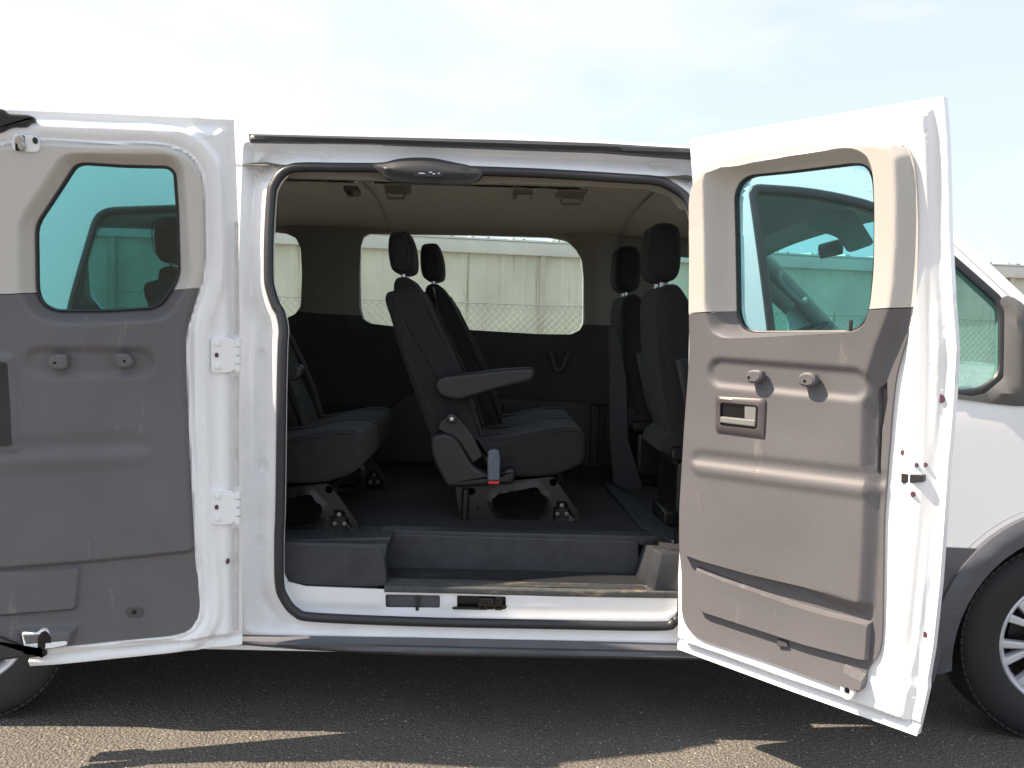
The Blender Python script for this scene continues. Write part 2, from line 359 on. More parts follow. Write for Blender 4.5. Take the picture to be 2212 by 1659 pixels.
# inner arch liners
for cx in (WFX, WRX):
    bm = bmesh.new(); A = arc(cx, WZ, FAR-.012, -15, 195, 24); pr = []
    rings = [[bm.verts.new((x, y, z)) for x, z in A] for y in (.02, .42)]
    for i in range(len(A)-1): bm.faces.new([rings[0][i], rings[0][i+1], rings[1][i+1], rings[1][i]])
    bm.faces.new(rings[1]); finish('arch_liner', bm, blackpl, van)
# rocker and front lower cladding
rk_top = side([(400, 1366), (535, 1371), (900, 1377), (1200, 1383), (1480, 1390), (1700, 1400)])
rk_bot = side([(1700, 1432), (1480, 1424), (1200, 1421), (900, 1416), (640, 1402), (535, 1393), (400, 1388)])
X0, X1 = WRX+.49, WFX-.49
rk = [(X0, rk_top[0][1])]+rk_top[1:-1]+[(X1, rk_top[-1][1])]+[(X1, rk_bot[0][1]-.01)]+rk_bot[1:-1]+[(X0, rk_bot[-1][1]-.005)]
def rkrel(u, v):
    d = sdf(rk, u, v); zc = np.interp(u, [p[0] for p in rk_top], [p[1] for p in rk_top])
    return .030*ss(0, .022, d)-.013*np.exp(-((v-(zc-.028))/.004)**2)
rocker = finish('rocker_trim', sheet(rk, [], .008, sidemap, .004, .05, rkrel), cladm, van)
lc = [(X1+.01, rk_top[-1][1]), (X1-.12, rk_top[-1][1])]
lcp = side([(1960, 1176), (2100, 1182)]); zl = lcp[0][1]
low = [(FDX+.55, zl)]+[(x, z) for x, z in arc(WFX, WZ, .498, 136, 180, 8)]+[(WFX-.498, zb+.06), (FDX+.55, zb+.06)]
low = [p for p in low if p[1] <= zl+.002 or p == low[0]]
finish('door_cladding', sheet(low, [], .04, sidemap, .012, .02), cladm, fdo)
fl = XZ(Z('K', (118, 845), (140, 862), (160, 925), (152, 1050), (128, 1180), (108, 1255), (75, 1278), (60, 1270), (70, 1000)), .0)
finish('mud_flap', PR(fl, -.012, .16, .008), cladm, van)
# roof rail (black) and roof
rail = side([(539, 291), (800, 297), (1100, 304), (1300, 311), (1488, 322), (1488, 341), (1300, 328), (1100, 321), (800, 311), (541, 307)], -.01)
rail = rail[:5]+side([(1580, 327), (1580, 345)], -.01)+rail[5:]
finish('roof_rail', sheet(rail, [], .012, sidemap, .022, .045, lambda u, v: .01*ss(0, .008, sdf(rail, u, v))), rubber, van)
def roofz(x):
    return np.interp(x, [-3.25, EP[0][0]-.9]+[p[0] for p in EP], [ztop-.02, ztop]+[p[1] for p in EP])
XS = np.concatenate([np.linspace(-3.25, .7, 30), np.linspace(.75, EP[3][0], 14)])
def crown(t): return 1-abs(2*t-1)**2.6
bm = bmesh.new(); G = []
for x in XS:
    z0 = float(roofz(x)); y0 = float(prof(z0)); row = []
    for j in range(33):
        t = j/32; tt = .5-.5*math.cos(math.pi*t)
        yy = y0+(2.06-2*y0)*tt; e_ = min(yy-y0, 2.06-y0-yy)
        row.append(bm.verts.new((x, yy, z0+(.048*(1-math.exp(-e_/.035))+.05*crown(tt))*(1 if x < 1 else max(.45, 1-(x-1)*.8)))))
    G.append(row)
for a, b in zip(G, G[1:]):
    for j in range(32): bm.faces.new([a[j], a[j+1], b[j+1], b[j]])
bmesh.ops.solidify(bm, geom=bm.faces[:], thickness=.02)
finish('roof', bm, paint, van, 60)
# windscreen, pillars, bonnet, nose
ws = [p for p in EP[3:]]; bm = bmesh.new(); G = []
for x, z in [(p[0], p[1]) for p in ws]:
    y0 = float(prof(z))+.05; G.append([bm.verts.new((x+.16*crown(j/16), y0+(2.06-2*y0)*j/16, z+.02*crown(j/16))) for j in range(17)])
for a, b in zip(G, G[1:]):
    for j in range(16): bm.faces.new([a[j], a[j+1], b[j+1], b[j]])
bmesh.ops.solidify(bm, geom=bm.faces[:], thickness=.005)
finish('windscreen', bm, glass('windscreen_glass', (.90, .97, .95), .12), van, 60)
for sgn in (0, 1):
    pth = [(p[0]-.01, (float(prof(p[1]))+.055) if not sgn else 2.06-float(prof(p[1]))-.055, p[1]-.03) for p in ws]
    finish('windscreen_pillar', tube(bmesh.new(), smooth(pth, 3, False), .05, .045, False, 12), paint if not sgn else graytrim, van)
q_ = [(EP[2][0]-.5, 1.93, EP[2][1]-.10), (EP[2][0]-.12, 1.93, EP[2][1]-.10), (EP[4][0]-.08, 1.94, EP[4][1]-.08), (EP[6][0]-.02, 1.96, EP[6][1]-.10)]
finish('cantrail_lining', tube(bmesh.new(), smooth(q_, 3, False), .055, .04, False, 12), graytrim, van)
bm = bmesh.new(); G = []
hx = [(BX+.0, EP[-1][1]), (BX+.45, EP[-1][1]-.10), (BX+.80, EP[-1][1]-.24), (WFX+.88, .80), (WFX+.92, .5), (WFX+.86, .28)]
for x, z in smooth(hx, 4, False):
    y0 = float(prof(z)); G.append([bm.verts.new((x+(.12 if z < 1.2 else .05)*crown(j/16), y0+(2.06-2*y0)*j/16, z+.03*crown(j/16))) for j in range(17)])
for a, b in zip(G, G[1:]):
    for j in range(16): bm.faces.new([a[j], a[j+1], b[j+1], b[j]])
bmesh.ops.solidify(bm, geom=bm.faces[:], thickness=.02); finish('bonnet', bm, paint, van, 60)
# far side skin with windows
far0 = XZ(Z('A', (370, 975), (450, 985), (525, 1020), (562, 1100), (572, 1300), (562, 1550), (520, 1612), (440, 1650)), 1.93)
farw = [XZ(Z('A', (1020, 1560), (1020, 1300), (1030, 1080), (1055, 1010), (1110, 985))+Z('I', (0, 192), (1000, 205), (1700, 226), (1860, 260), (1950, 340), (2005, 440), (2022, 600), (2026, 1030), (1990, 1100), (1900, 1142), (1580, 1137), (760, 1088))+Z('C', (800, 157), (650, 140), (600, 110)), 1.93)]
x0, x1 = far0[0][0]-1.05, far0[4][0]; zt, zbw = far0[0][1], far0[-1][1]
far0 = [(x0+.08, zt)]+far0+[(x0+.08, zbw), (x0, zbw+.1), (x0, zt-.1)]
x2 = onY(1438, 560, 1.93)[0]; zf1 = onY(1460, 528, 1.93)[1]; zf0 = zf1-.62
farf = fillet([(x2+.02, zf1), (EP[2][0]-.12, zf1-.02), (EP[4][0]-.08, EP[4][1]-.12), (EP[6][0]-.02, EP[6][1]-.14), (EP[6][0]+.05, zf0-.02), (x2+.06, zf0)], .06)
back = fillet([(-3.1, zbw), (x0-.25, zbw), (x0-.25, zt), (-3.1, zt)], .1)
fskin = upper+nose+[(x, z) for x, z in lower]
FW = [fillet(f, .01, 2) for f in (farw[0], far0, farf, back)]
fb = finish('body_side', sheet(fskin, FW, .08, farmap, 0, .03), paint, van)
for f in FW: finish('window_pane', sheet(f, [], .12, farmap, .012, .004), g_far if f is not FW[2] else g_cab, fb)
# rear end
bm = bmesh.new(); rp_ = [(float(prof(z)), z) for z in np.linspace(.34, ztop, 12)]; rp2 = [(2.06-y, z) for y, z in reversed(rp_)]
prism(bm, rp_+rp2, -3.30, -3.25, .01, 2, lambda a, y, b: (y, a, b)); finish('rear_doors', bm, paint, van)
# interior: floor, step well, ceiling, far wall
FZ = .64
xl, xr = onY(832, 1236, .26)[0], onY(1395, 1240, .26)[0]
SZ = onY(1106, 1271, .06)[1]
fx0 = onY(613, 1180, .08)[0]-.08; fx1 = onY(1487, 1180, .08)[0]+.05
wellfloor = fillet([(-3.24, .07), (fx0-.05, .07), (fx0, .11), (xl-.03, .12), (xl, .29), (xr+.02, .29), (xr+.05, .13), (fx1+.2, .10), (1.5, .10), (1.6, 1.95), (-3.24, 1.95)], .02, 3)
bm = PR([(x, y) for x, y in wellfloor], FZ-.03, FZ, .006, 2, lambda a, y, b: (a, b, y)); finish('floor', bm, floorm, van)
bm = bmesh.new(); rbox(bm, (-.8, 1.03, .42), (4.7, 1.80, .18), .01); finish('underbody', bm, blackpl, van)
# step trim: one moulding
st = van
stp = bmesh.new()
LF = XZ(Z('E', (62, 228), (560, 250), (590, 300), (606, 462), (400, 470), (180, 458), (90, 446), (62, 410)), .075)
prism(stp, fillet(LF, .02, 4), .075, .13, .007, 3)
prism(stp, [(fx0, FZ+.003), (xl-.01, FZ+.003), (xl-.01, FZ-.05), (fx0, FZ-.05)], .078, .34, .006, 2)
prism(stp, [(xl-.02, FZ+.004), (xl-.045, SZ-.02), (xl+.0, SZ-.02), (xl+.03, FZ+.004)], .08, .29, .008, 2)
BW = XZ(Z('E', (590, 185), (1910, 225), (1920, 420), (600, 400)), .262)
prism(stp, fillet(BW, .012, 3), .262, .32, .005, 3)
prism(stp, [(xl-.02, FZ+.007), (fx1, FZ+.007), (fx1, FZ-.03), (xl-.02, FZ-.03)], .268, .345, .006, 2)
finish('step_riser', stp, stepm, van)
tr = bmesh.new()
TF = XZ(Z('E', (590, 455), (1000, 466), (1500, 480), (2118, 490), (2118, 524), (1500, 515), (1000, 500), (590, 492)), .055)
prism(tr, TF, .055, .29, .006, 2)
for k in range(14): rbox(tr, ((xl+xr)/2, .085+k*.013, SZ+.0015), (xr-xl-.06, .006, .004), .001)
finish('step_tread', tr, treadm, van)
bk = bmesh.new()
K1 = XZ(Z('E', (2025, 288), (2130, 284), (2130, 492), (1985, 484)), .07); K2 = XZ(Z('E', (1935, 238), (2110, 250), (2110, 420), (1880, 418)), .24)
va = [bk.verts.new((x, .07, z)) for x, z in K1]; vb = [bk.verts.new((x, .25, z)) for x, z in K2]
for i in range(4): bk.faces.new([va[i], va[(i+1) % 4], vb[(i+1) % 4], vb[i]])
bk.faces.new(va); bk.faces.new(vb[::-1]); bmesh.ops.bevel(bk, geom=bk.edges[:], offset=.006, segments=2, affect='EDGES', profile=.5)
finish('step_end_block', bk, stepm, van)
# ceiling
CZ = 1.935
print('ztop', ztop, 'CZ', CZ, 'ceil near', onY(1000, 380, .12)[1], 'far win top', farw[0][6], 'SZ', SZ)
seamL = [onZ(*p, CZ) for p in Z('A', (610, 540), (770, 690))]; seamR = [onZ(*p, CZ) for p in Z('B', (1560, 700), (1400, 840))]
def ceilz(x, y):
    t = min(1, abs((y-1.03)/.92)); z = CZ-.012+.105*(1-t**3.2)
    return z
bm = bmesh.new(); G = []
cy = np.linspace(.11, 1.95, 40)
cx_ = np.concatenate([np.linspace(-3.22, -1.0, 16), np.unique(np.concatenate([np.linspace(-.98, .72, 60), -.62+np.linspace(-.02, .02, 13), .66+np.linspace(-.025, .025, 15)])), np.linspace(.75, EP[3][0]+.17, 14)])
def seamx(s, y): return s[0][0]+(s[1][0]-s[0][0])*(y-s[0][1])/(s[1][1]-s[0][1]+1e-6)
for x in cx_:
    row = []
    for y in cy:
        z = ceilz(x, y)
        for s, wv in ((-.62, .006), (.66, .007)): z -= .012*math.exp(-((x-s)/wv)**2)
        if x > .66: z -= .012
        z = min(z, float(roofz(x))-.03+.05*crown((y)/2.06))
        row.append(bm.verts.new((x, y, z)))
    G.append(row)
for a, b in zip(G, G[1:]):
    for j in range(len(cy)-1): bm.faces.new([a[j], b[j], b[j+1], a[j+1]])
bmesh.ops.solidify(bm, geom=bm.faces[:], thickness=-.008)
finish('headliner', bm, headl, van, 50)
hl = bmesh.new()          # near edge of headliner behind the seal
NE = side(Z('A', (400, 470), (900, 480), (1936, 500))+Z('B', (900, 540), (1500, 580), (1700, 690), (1770, 800), (1700, 800), (1620, 700), (1450, 640), (900, 610), (300, 590))+Z('A', (1936, 600), (900, 560), (470, 545)), .06)
finish('headliner_edge', sheet(NE, [], .03, lambda u, v, h: np.stack([u, prof(v)+.07-h, v], 1), 0, .012), headl, van)
# lamps, vents and grab hooks on the ceiling
def onC(px, py):
    z = CZ
    for _ in range(8): x, y = onZ(px, py, z); z = ceilz(x, y)-.008
    return x, y
def ceil_item(pts, t, m, nm, dz=.0):
    q = [onC(x, y) for x, y in pts]; return finish(nm, PR(fillet(q, .006, 3), .004, -t+.012, .003, 2, lambda a, y, b: (a, b, ceilz(a, b)-.008+y)), m, van)
ceil_item(Z('A', (900, 618), (1010, 622), (1042, 668), (930, 668)), .03, bezelm, 'ceiling_lamp'); ceil_item(Z('A', (930, 628), (980, 630), (1003, 662), (950, 662)), .036, gloss, 'lamp_lens')
ceil_item(Z('B', (395, 625), (550, 640), (540, 712), (392, 706)), .022, headl, 'ceiling_vent'); ceil_item(Z('B', (425, 655), (535, 660), (525, 700), (420, 698)), .028, bezelm, 'vent_grille')
for tg, a in (('A', [(1215, 600), (1425, 600), (1430, 672), (1300, 675), (1225, 655)]), ('B', [(745, 645), (975, 650), (940, 708), (720, 700)])):
    ceil_item(Z(tg, *a), .020, headl, 'grab_handle_recess')
    q = [onC(x, y) for x, y in Z(tg, (a[0][0]+10, a[0][1]+8), (a[2][0]-20, a[0][1]+8))]
    q2 = [onC(x, y) for x, y in Z(tg, (a[0][0]+20, a[-1][1]), (a[1][0]-40, a[-1][1]))]
    hz = ceilz(0, q2[0][1])-.008
    finish('grab_handle', tube(bmesh.new(), [(q2[0][0], q2[0][1], hz-.01), (q2[0][0]+.01, q2[0][1], hz-.035), (q2[1][0]-.01, q2[1][1], hz-.035), (q2[1][0], q2[1][1], hz-.01)], .006, .006, False, 8), graytrim, van)
# far wall trims
def farplane(u, v, h): u = np.asarray(u); return np.stack([u, 1.95-np.asarray(h)-.02*ss(1.4, 1.9, v)*0, v], 1)
belt = [onY(*p, 1.93) for p in [(600, 668), (700, 678), (1315, 703), (1480, 715)]]
def beltz(u): return np.interp(u, [p[0] for p in belt], [p[1] for p in belt])
wins = [FW[0], FW[1], FW[3]]
def frel(u, v):
    h = np.zeros(len(u))+.035
    for f in wins: h = np.minimum(h, .035*ss(.0, .085, -sdf(f, u, v)))
    h = h-.006*np.exp(-((v-(beltz(u)-.19))/.006)**2)*ss(-.6, -.3, u)
    return h
xe = x2-.02
upz = CZ-.004
wall = [(-3.22, FZ+.30), (-.60, FZ+.30), (-.52, FZ+.38), (-.05, FZ+.38), (.35, FZ+.37), (xe-.10, FZ+.34), (xe, FZ+.26), (xe, upz), (-3.22, upz)]
wf = [fillet(f, .002, 1) for f in wins]
blf = [(u_, float(beltz(u_))) for u_ in np.linspace(-3.3, xe+.1, 60)]; ffe = [(blf, False)]+[(offs(dens(f, .02), .085), True) for f in wins]
bmu = sheet(wall, wf, .022, farplane, 0, .01, frel, keep=lambda u, v: v > beltz(u), feats=ffe); finish('window_surround_trim', bmu, graytrim, van)
bml = sheet(wall, wf, .022, farplane, 0, .01, frel, keep=lambda u, v: v <= beltz(u), feats=ffe); finish('lower_wall_trim', bml, darktrim, van)
bm = bmesh.new(); rbox(bm, (-.8, 1.985, .85), (4.9, .03, .55), .005)
for xx in (-1.2, -.3, .05, .55): rbox(bm, (xx, 1.965, .80), (.05, .03, .36), .008)
finish('wheel_well_wall', bm, blackpl, van)
hk = XZ(Z('D', (560, 320), (590, 318), (612, 380), (620, 425), (645, 425), (655, 380), (680, 325), (712, 322), (705, 350), (680, 400), (668, 450), (630, 464), (598, 445), (580, 380)), 1.9)
finish('cup_hook', PR(hk, 1.865, 1.92, .003, 2), seatpl, van)
# front cab: door cards, dash, steering wheel, mirror, visors, seats
bm = bmesh.new(); rbox(bm, (1.25, 1.99, .88), (1.3, .06, 1.0), .02); finish('cab_door_card', bm, darktrim, van)
bm = bmesh.new(); prism(bm, fillet([(BX-.55, .75), (BX-.52, 1.12), (BX-.30, 1.20), (BX+.18, 1.16), (BX+.2, .7)], .05), .10, 1.96, .03, 3); finish('dashboard', bm, darktrim, van)
def LZ(px, py, Y): x, z = onY(*Z('L', (px, py))[0], Y); return (x, Y, z)
c = Vector(LZ(600, 1680, 1.45)); sw = bmesh.new(); tl = Vector((-.45, 0, .9)).normalized(); s1 = Vector((0, 1, 0)); s2 = tl.cross(s1)
tube(sw, [c+(s1*math.cos(a)+s2*math.sin(a))*.19 for a in np.linspace(0, 2*math.pi, 40)[:-1]], .016, .016, True, 8, up=tl)
for a in (0, math.pi, -math.pi/2): tube(sw, [c, c+(s1*math.cos(a)+s2*math.sin(a))*.18], .018, .010, False, 8, up=tl)
disc(sw, c-tl*.01, tl, .06, .03); finish('steering_wheel', sw, seatpl, van)
def slab(nm, pts, Y, t, m, r=.006):
    q = [onY(x, y, Y) for x, y in pts]; return finish(nm, PR(fillet(q, .02, 3), Y, Y+t, r), m, van)
slab('rear_view_mirror', Z('L', (1020, 735), (1060, 730), (1075, 800), (1068, 875), (1040, 885), (1012, 800)), .95, .24, blackpl)
slab('sun_visor', Z('L', (715, 600), (820, 470), (1170, 462), (1370, 780), (1120, 870), (1040, 730), (940, 690), (830, 665)), .42, .015, graytrim)
slab('sun_visor', Z('L', (300, 620), (720, 590), (690, 560), (400, 560)), 1.45, .015, graytrim)
gh = [LZ(480, 1060, 1.86), LZ(470, 1120, 1.82), LZ(560, 1240, 1.80), LZ(680, 1330, 1.82), LZ(720, 1300, 1.86)]
finish('grab_handle', tube(bmesh.new(), smooth(gh, 3, False), .016, .014, False, 8), graytrim, van)

# ------------------------------------------------------------------ door jamb, seal
seal_in = side(Z('A', (380, 690), (400, 620), (440, 558), (500, 520), (600, 507), (900, 510), (1200, 512), (1600, 520))+Z('B', (0, 532), (540, 552), (900, 571), (1300, 597), (1500, 612), (1600, 650), (1700, 720), (1745, 800), (1770, 900))
   + [(1496, 520), (1500, 700), (1494, 900), (1486, 1100), (1476, 1250)]+Z('E', (2112, 520), (2106, 590), (2075, 622), (2000, 640), (1400, 630), (800, 618), (250, 595), (150, 572), (95, 505), (74, 430), (72, 200))
   + Z('C', (97, 1400), (103, 1000), (107, 600), (114, 300), (120, 170), (98, 60))+Z('A', (412, 1530), (375, 1420), (360, 1320), (362, 1000)), .02)
seal_in = dens(smooth(seal_in, 5), .012)
cenx, cenz = np.mean([p[0] for p in seal_in]), np.mean([p[1] for p in seal_in])
sc_line = offs(seal_in, .015)
u, v = np.array(sc_line).T
pth = [tuple(q) for q in sidemap(u, v, np.zeros(len(u))-.012)]
finish('door_seal', tube(bmesh.new(), pth, .0165, .016, True, 12), rubber, van)
jo = offs(hole, .02); seal_hole = offs(seal_in, .012)
def jrel(u, v):
    d = -sdf(seal_hole, u, v); e = sdf(hole, u, v)
    r = .014*ss(.05, .03, d)-.022*ss(.05, .075, d)+.012*ss(.095, .105, d)-.008*np.exp(-((d-.085)/.006)**2)
    r = r*ss(-.005, .03, e)+.03*ss(.03, -.003, e)
    for cx, cz, rr in JD:
        q = np.hypot(u-cx, v-cz); r = r-.008*ss(rr, rr*.8, q)
    return r
JD = [(*side([p])[0], q) for p, q in (((575, 372), .028), ((556, 770), .020), ((560, 1010), .025), ((1420, 352), .020), ((700, 335), .018), ((556, 1180), .02))]
jamb = finish('door_jamb', sheet(jo, [seal_hole], .009, sidemap, -.034, .045, jrel), jambp, van)
# return wall behind the seal down to the sill, with latch cut-outs
sill_out = side(Z('E', (60, 380), (90, 440), (180, 462), (600, 478), (1000, 492), (1600, 505), (2118, 520), (2118, 650), (1400, 645), (600, 630), (180, 600), (80, 540)), .05)
cut1 = fillet(XZ(Z('E', (596, 503), (880, 510), (878, 577), (597, 573)), .06), .008); cut2 = fillet(XZ(Z('E', (968, 510), (1222, 515), (1221, 583), (968, 578)), .06), .006)
def silrel(u, v):
    zc = np.interp(u, [-1, 1], [onY(1106, 1318, .06)[1]]*2)
    return -.010*ss(.0, .03, zc-v+.012)+.006*np.sin(u*9)*.4-.006*ss(.02, .0, -sdf(cut1, u, v))-.006*ss(.02, 0, -sdf(cut2, u, v))
finish('sill_panel', sheet(sill_out, [cut1, cut2], .012, planeY(.06), 0, .006, silrel), jambp, van)
finish('sill_recess', sheet(offs(cut1, .01), [], .05, planeY(.085), 0, .004), cladm, van)
bm = bmesh.new(); x, z = onY(*Z('E', (763, 545))[0], .075); rbox(bm, (x, .075, z), (.012, .01, .055), .003); finish('sill_bracket', bm, rubber, van)
finish('latch_recess', sheet(offs(cut2, .01), [], .05, planeY(.085), 0, .004), gloss, van)
bm = bmesh.new()
for a, b, w_, h_ in ((1120, 545, .055, .040), (1185, 545, .030, .045), (1150, 560, .10, .012), (1035, 570, .12, .008)):
    x, z = onY(*Z('E', (a, b))[0], .07); rbox(bm, (x, .068, z), (w_, .022, h_), .004)
disc(bm, (*onY(*Z('E', (1118, 560))[0], .052)[:1], .052, onY(*Z('E', (1118, 560))[0], .052)[1]), (0, -1, 0), .006, .004, 12)
finish('striker_latch', bm, seatmet, van)
# black cover at top centre of opening
cov = side(Z('A', (1120, 442), (1220, 430), (1320, 405), (1450, 393), (1600, 398), (1750, 428), (1880, 455))+Z('B', (60, 470), (150, 492), (150, 535), (100, 570), (40, 592))+Z('A', (1900, 585), (1750, 592), (1600, 592), (1400, 582), (1250, 556), (1190, 515)), -.01)
cov = smooth(cov, 3)
covo = finish('latch_cover', sheet(cov, [], .008, sidemap, .006, .05, lambda u, v: .018*ss(0, .035, sdf(cov, u, v))), blackpl, van)
ins = fillet(side(Z('A', (1448, 500), (1560, 500), (1660, 505), (1676, 520), (1670, 545), (1500, 543), (1450, 535)), -.03), .006)
finish('latch_slot', sheet(ins, [], .01, sidemap, .030, .01), gloss, covo)
bm = bmesh.new()
for a, b, w_ in ((1510, 520, .022), (1580, 512, .012), (1605, 524, .010), (1645, 520, .008)):
    x, z = side([Z('A', (a, b))[0]], -.035)[0]; rbox(bm, (x, float(prof(z))-.033, z), (w_, .006, .006), .002)
finish('striker_pin', bm, steel, covo)

# ------------------------------------------------------------------ right side door
def coat_hook(D, pts, h, parent, hole_, m):
    p = fillet(D.uv(pts, h), .008, 3); bm = bmesh.new(); Hm = lambda a, y, b: tuple(D.map([a], [b], [y])[0])
    prism(bm, p, h-.03, h, .006, 3, Hm); prism(bm, [(q[0]+(np.mean([k[0] for k in p])-q[0])*.25, q[1]+(np.mean([k[1] for k in p])-q[1])*.25) for q in p], h-.002, h+.0015, .001, 1, Hm)
    o = finish('coat_hook', bm, m, parent)
    c_ = D.uv([hole_], h)[0]; pp = [(c_[0]+.0045*math.cos(t), c_[1]+.0045*math.sin(t)) for t in np.linspace(0, 2*math.pi, 13)[:-1]]
    finish('screw', prism(bmesh.new(), pp, h, h+.003, .0008, 1, Hm), gloss, parent)
# hinge positions
hxR = onY(1478, 900, -.03)[0]; DR = Door(hxR, -.03, R(46), 1)
outR = DR.uv([(1489, 299), (1760, 254), (2038, 207), (2045, 300), (2050, 500), (2058, 650), (2066, 750), (2060, 860), (2048, 1000), (2038, 1150), (2030, 1260), (2015, 1400), (2003, 1470), (2003, 1490), (1980, 1590), (1720, 1497), (1463, 1402), (1465, 1250), (1472, 1100), (1480, 950), (1487, 800), (1489, 650), (1488, 500), (1497, 400)], 0)
glR = fillet(DR.uv(Z('L', (90, 330), (140, 210), (230, 155), (600, 120), (1200, 45), (1320, 60), (1375, 170), (1392, 380), (1390, 900), (1360, 1300), (1340, 1440), (1250, 1570), (1150, 1600), (260, 1605), (160, 1570), (112, 1440), (105, 1000)), -.02), .03)
reR = fillet(DR.uv(Z('P', (200, 620), (225, 540), (330, 490), (1100, 395), (1200, 398), (1290, 450), (1325, 560), (1335, 800), (1330, 1200), (1305, 1440), (1260, 1560), (1200, 1600), (450, 1640), (340, 1640), (250, 1600), (210, 1450)), .05), .03)
# trim layers
baseR = DR.uv(Z('P', (96, 1470), (96, 700), (130, 600), (200, 530), (290, 478), (800, 395), (1300, 322), (1500, 345), (1560, 400), (1590, 600), (1604, 900), (1595, 1300), (1592, 1430))+[(1976, 690), (1950, 765), (1936, 818), (1928, 896), (1920, 1000), (1911, 1120), (1908, 1364), (1902, 1420), (1896, 1430), (1874, 1432)]+Z('S', (1232, 985), (1238, 1000), (1236, 1088), (1150, 1075), (1060, 1040), (600, 872), (200, 742), (125, 692), (88, 600), (90, 300), (75, 215))+[(1470, 1100), (1482, 900), (1492, 760)], .03)
baseR = relax(baseR, .01, 10)
frontR = DR.uv(Z('P', (96, 1470), (96, 700), (140, 600), (210, 540), (300, 500), (800, 420), (1300, 345), (1420, 370), (1470, 450), (1478, 700), (1475, 1000), (1455, 1300), (1435, 1440))+[(1922, 690), (1897, 755), (1877, 820), (1870, 881), (1867, 1007), (1876, 1034), (1870, 1190), (1863, 1300), (1856, 1307)]+Z('S', (850, 432), (500, 350), (210, 268), (100, 228), (75, 210))+[(1470, 1100), (1482, 900), (1492, 760)], .06)
midR = DR.uv(Z('S', (172, 290), (350, 362), (800, 522), (1000, 580), (1265, 640), (1248, 880), (1235, 888), (1190, 880), (850, 790), (240, 592), (190, 565)), .045)
boxR = DR.uv(Z('S', (1085, 905), (1245, 985), (1240, 1095), (1060, 1045)), .05)
slotR = DR.uv(Z('Q', (1450, 520), (1510, 470), (1512, 600), (1475, 800), (1462, 1125), (1440, 1090)), .03)
def capsule(D, a, b, h):   # returns function distance to a segment in uv
    (x1, y1), (x2, y2) = D.uv([a, b], h)
    def f(u, v):
        t = np.clip(((u-x1)*(x2-x1)+(v-y1)*(y2-y1))/((x2-x1)**2+(y2-y1)**2), 0, 1); return np.hypot(u-x1-t*(x2-x1), v-y1-t*(y2-y1)), (v-(y1+t*(y2-y1)))
    return f
cR1 = capsule(DR, (1560, 805), (1845, 830), .06); cR2 = capsule(DR, (1520, 1000), (1880, 1045), .06)
glRd = dens(glR, .03); reRd = dens(reR, .03)
def relR(u, v):
    db = sdf(baseR, u, v); df = sdf(frontR, u, v); dm = sdf(midR, u, v); dx = sdf(boxR, u, v); ds = sdf(slotR, u, v)
    h = .012*ss(-.002, .012, db)
    rightside = ss(.48, .56, u)
    h = h+.034*(ss(-.001, .007, df)*(1-rightside)+ss(-.030, .012, df)*rightside)
    h = np.maximum(h, .012+.022*ss(.0, .008, dm)); h = np.maximum(h, .012+.03*ss(0, .012, dx))
    h = h-.02*ss(0, .006, ds)
    d, s = cR1(u, v); h = h-.010*ss(.052, .026, d)
    d, s = cR2(u, v); h = h+.006*np.tanh(-s/.010)*ss(.05, .02, d)
    dr = sdf(reRd, u, v); dg = sdf(glRd, u, v)
    t = np.clip(dr/np.maximum(dr-dg, 1e-3), 0, 1); t = np.where(dr > 0, t, 0)
    h = h*(1-ss(0, 1, t)**.8)+(-.028)*ss(0, 1, t)**.8
    return h
beltR = DR.uv([(1492, 677), (1597, 669), (1740, 668), (1887, 668), (1982, 662)], .05)
def bR(u): return np.interp(u, [p[0] for p in beltR], [p[1] for p in beltR])
UF = np.polyfit([q[1] for q in outR[2:15]], [q[0] for q in outR[2:15]], 4)
def frR(u, v):      # pressed inner frame
    d = sdf(outR, u, v); g = -sdf(glRd, u, v); e = -sdf(baseR, u, v)
    umax = np.polyval(UF, v)
    h = .026*ss(.022, .045, d)
    fr = umax-u
    tf_ = ss(1.86, 1.55, v)*ss(.42, .60, v)
    h = h+tf_*(.016*np.exp(-((fr-.085)/.02)**2)-.010*np.exp(-((fr-.045)/.010)**2))
    zb_ = np.interp(u, [outR[16][0], outR[14][0]], [outR[16][1], outR[14][1]])
    h = h-.018*np.exp(-((v-zb_-.028)/.006)**2)
    h = np.where(g < .02, np.minimum(h, -.026), h)
    return h-.05*ss(.004, .012, -e)*ss(.0, .02, g)
fR = lambda *o: [(offs(dens(outR, .03), -k), True) for k in o]
rdoor = finish('side_door', sheet(outR, [glR], .009, DR.map, 0, .03, frR, feats=fR(.022, .034, .045, .06, .085)+[(offs(dens(baseR, .02), k), True) for k in (-.003, -.013)]+[([(float(np.polyval(UF, v_))-k, v_) for v_ in np.linspace(.35, 1.95, 90)], False) for k in (.032, .045, .058, .072, .085, .098)]), paint, van); rdoor['label'] = 'sunlit side door on the right, opened forward'
kw = dict(front=.030, thick=.003)
def two(D, base, gl, res, rel, bz, parent, mats, front, feats):
    g2 = gl; us = [p[0] for p in base]; feats = [([(u_, float(bz(u_))) for u_ in np.linspace(min(us)-.02, max(us)+.02, 50)], False), ([(u_, float(bz(u_))-.0028) for u_ in np.linspace(min(us)-.02, max(us)+.02, 50)], False)]+feats
    finish('upper_trim', sheet(base, [g2], res, D.map, front, .003, rel, keep=lambda u, v: v > bz(u), feats=feats), mats[0], parent, 30)
    finish('lower_trim', sheet(base, [g2], res, D.map, front, .003, lambda u, v: rel(u, v)-.0012, keep=lambda u, v: v <= bz(u)-.0026, feats=feats), mats[1], parent, 30)
fo = lambda P, *o: [(offs(dens(P, .015), -k), True) for k in o]
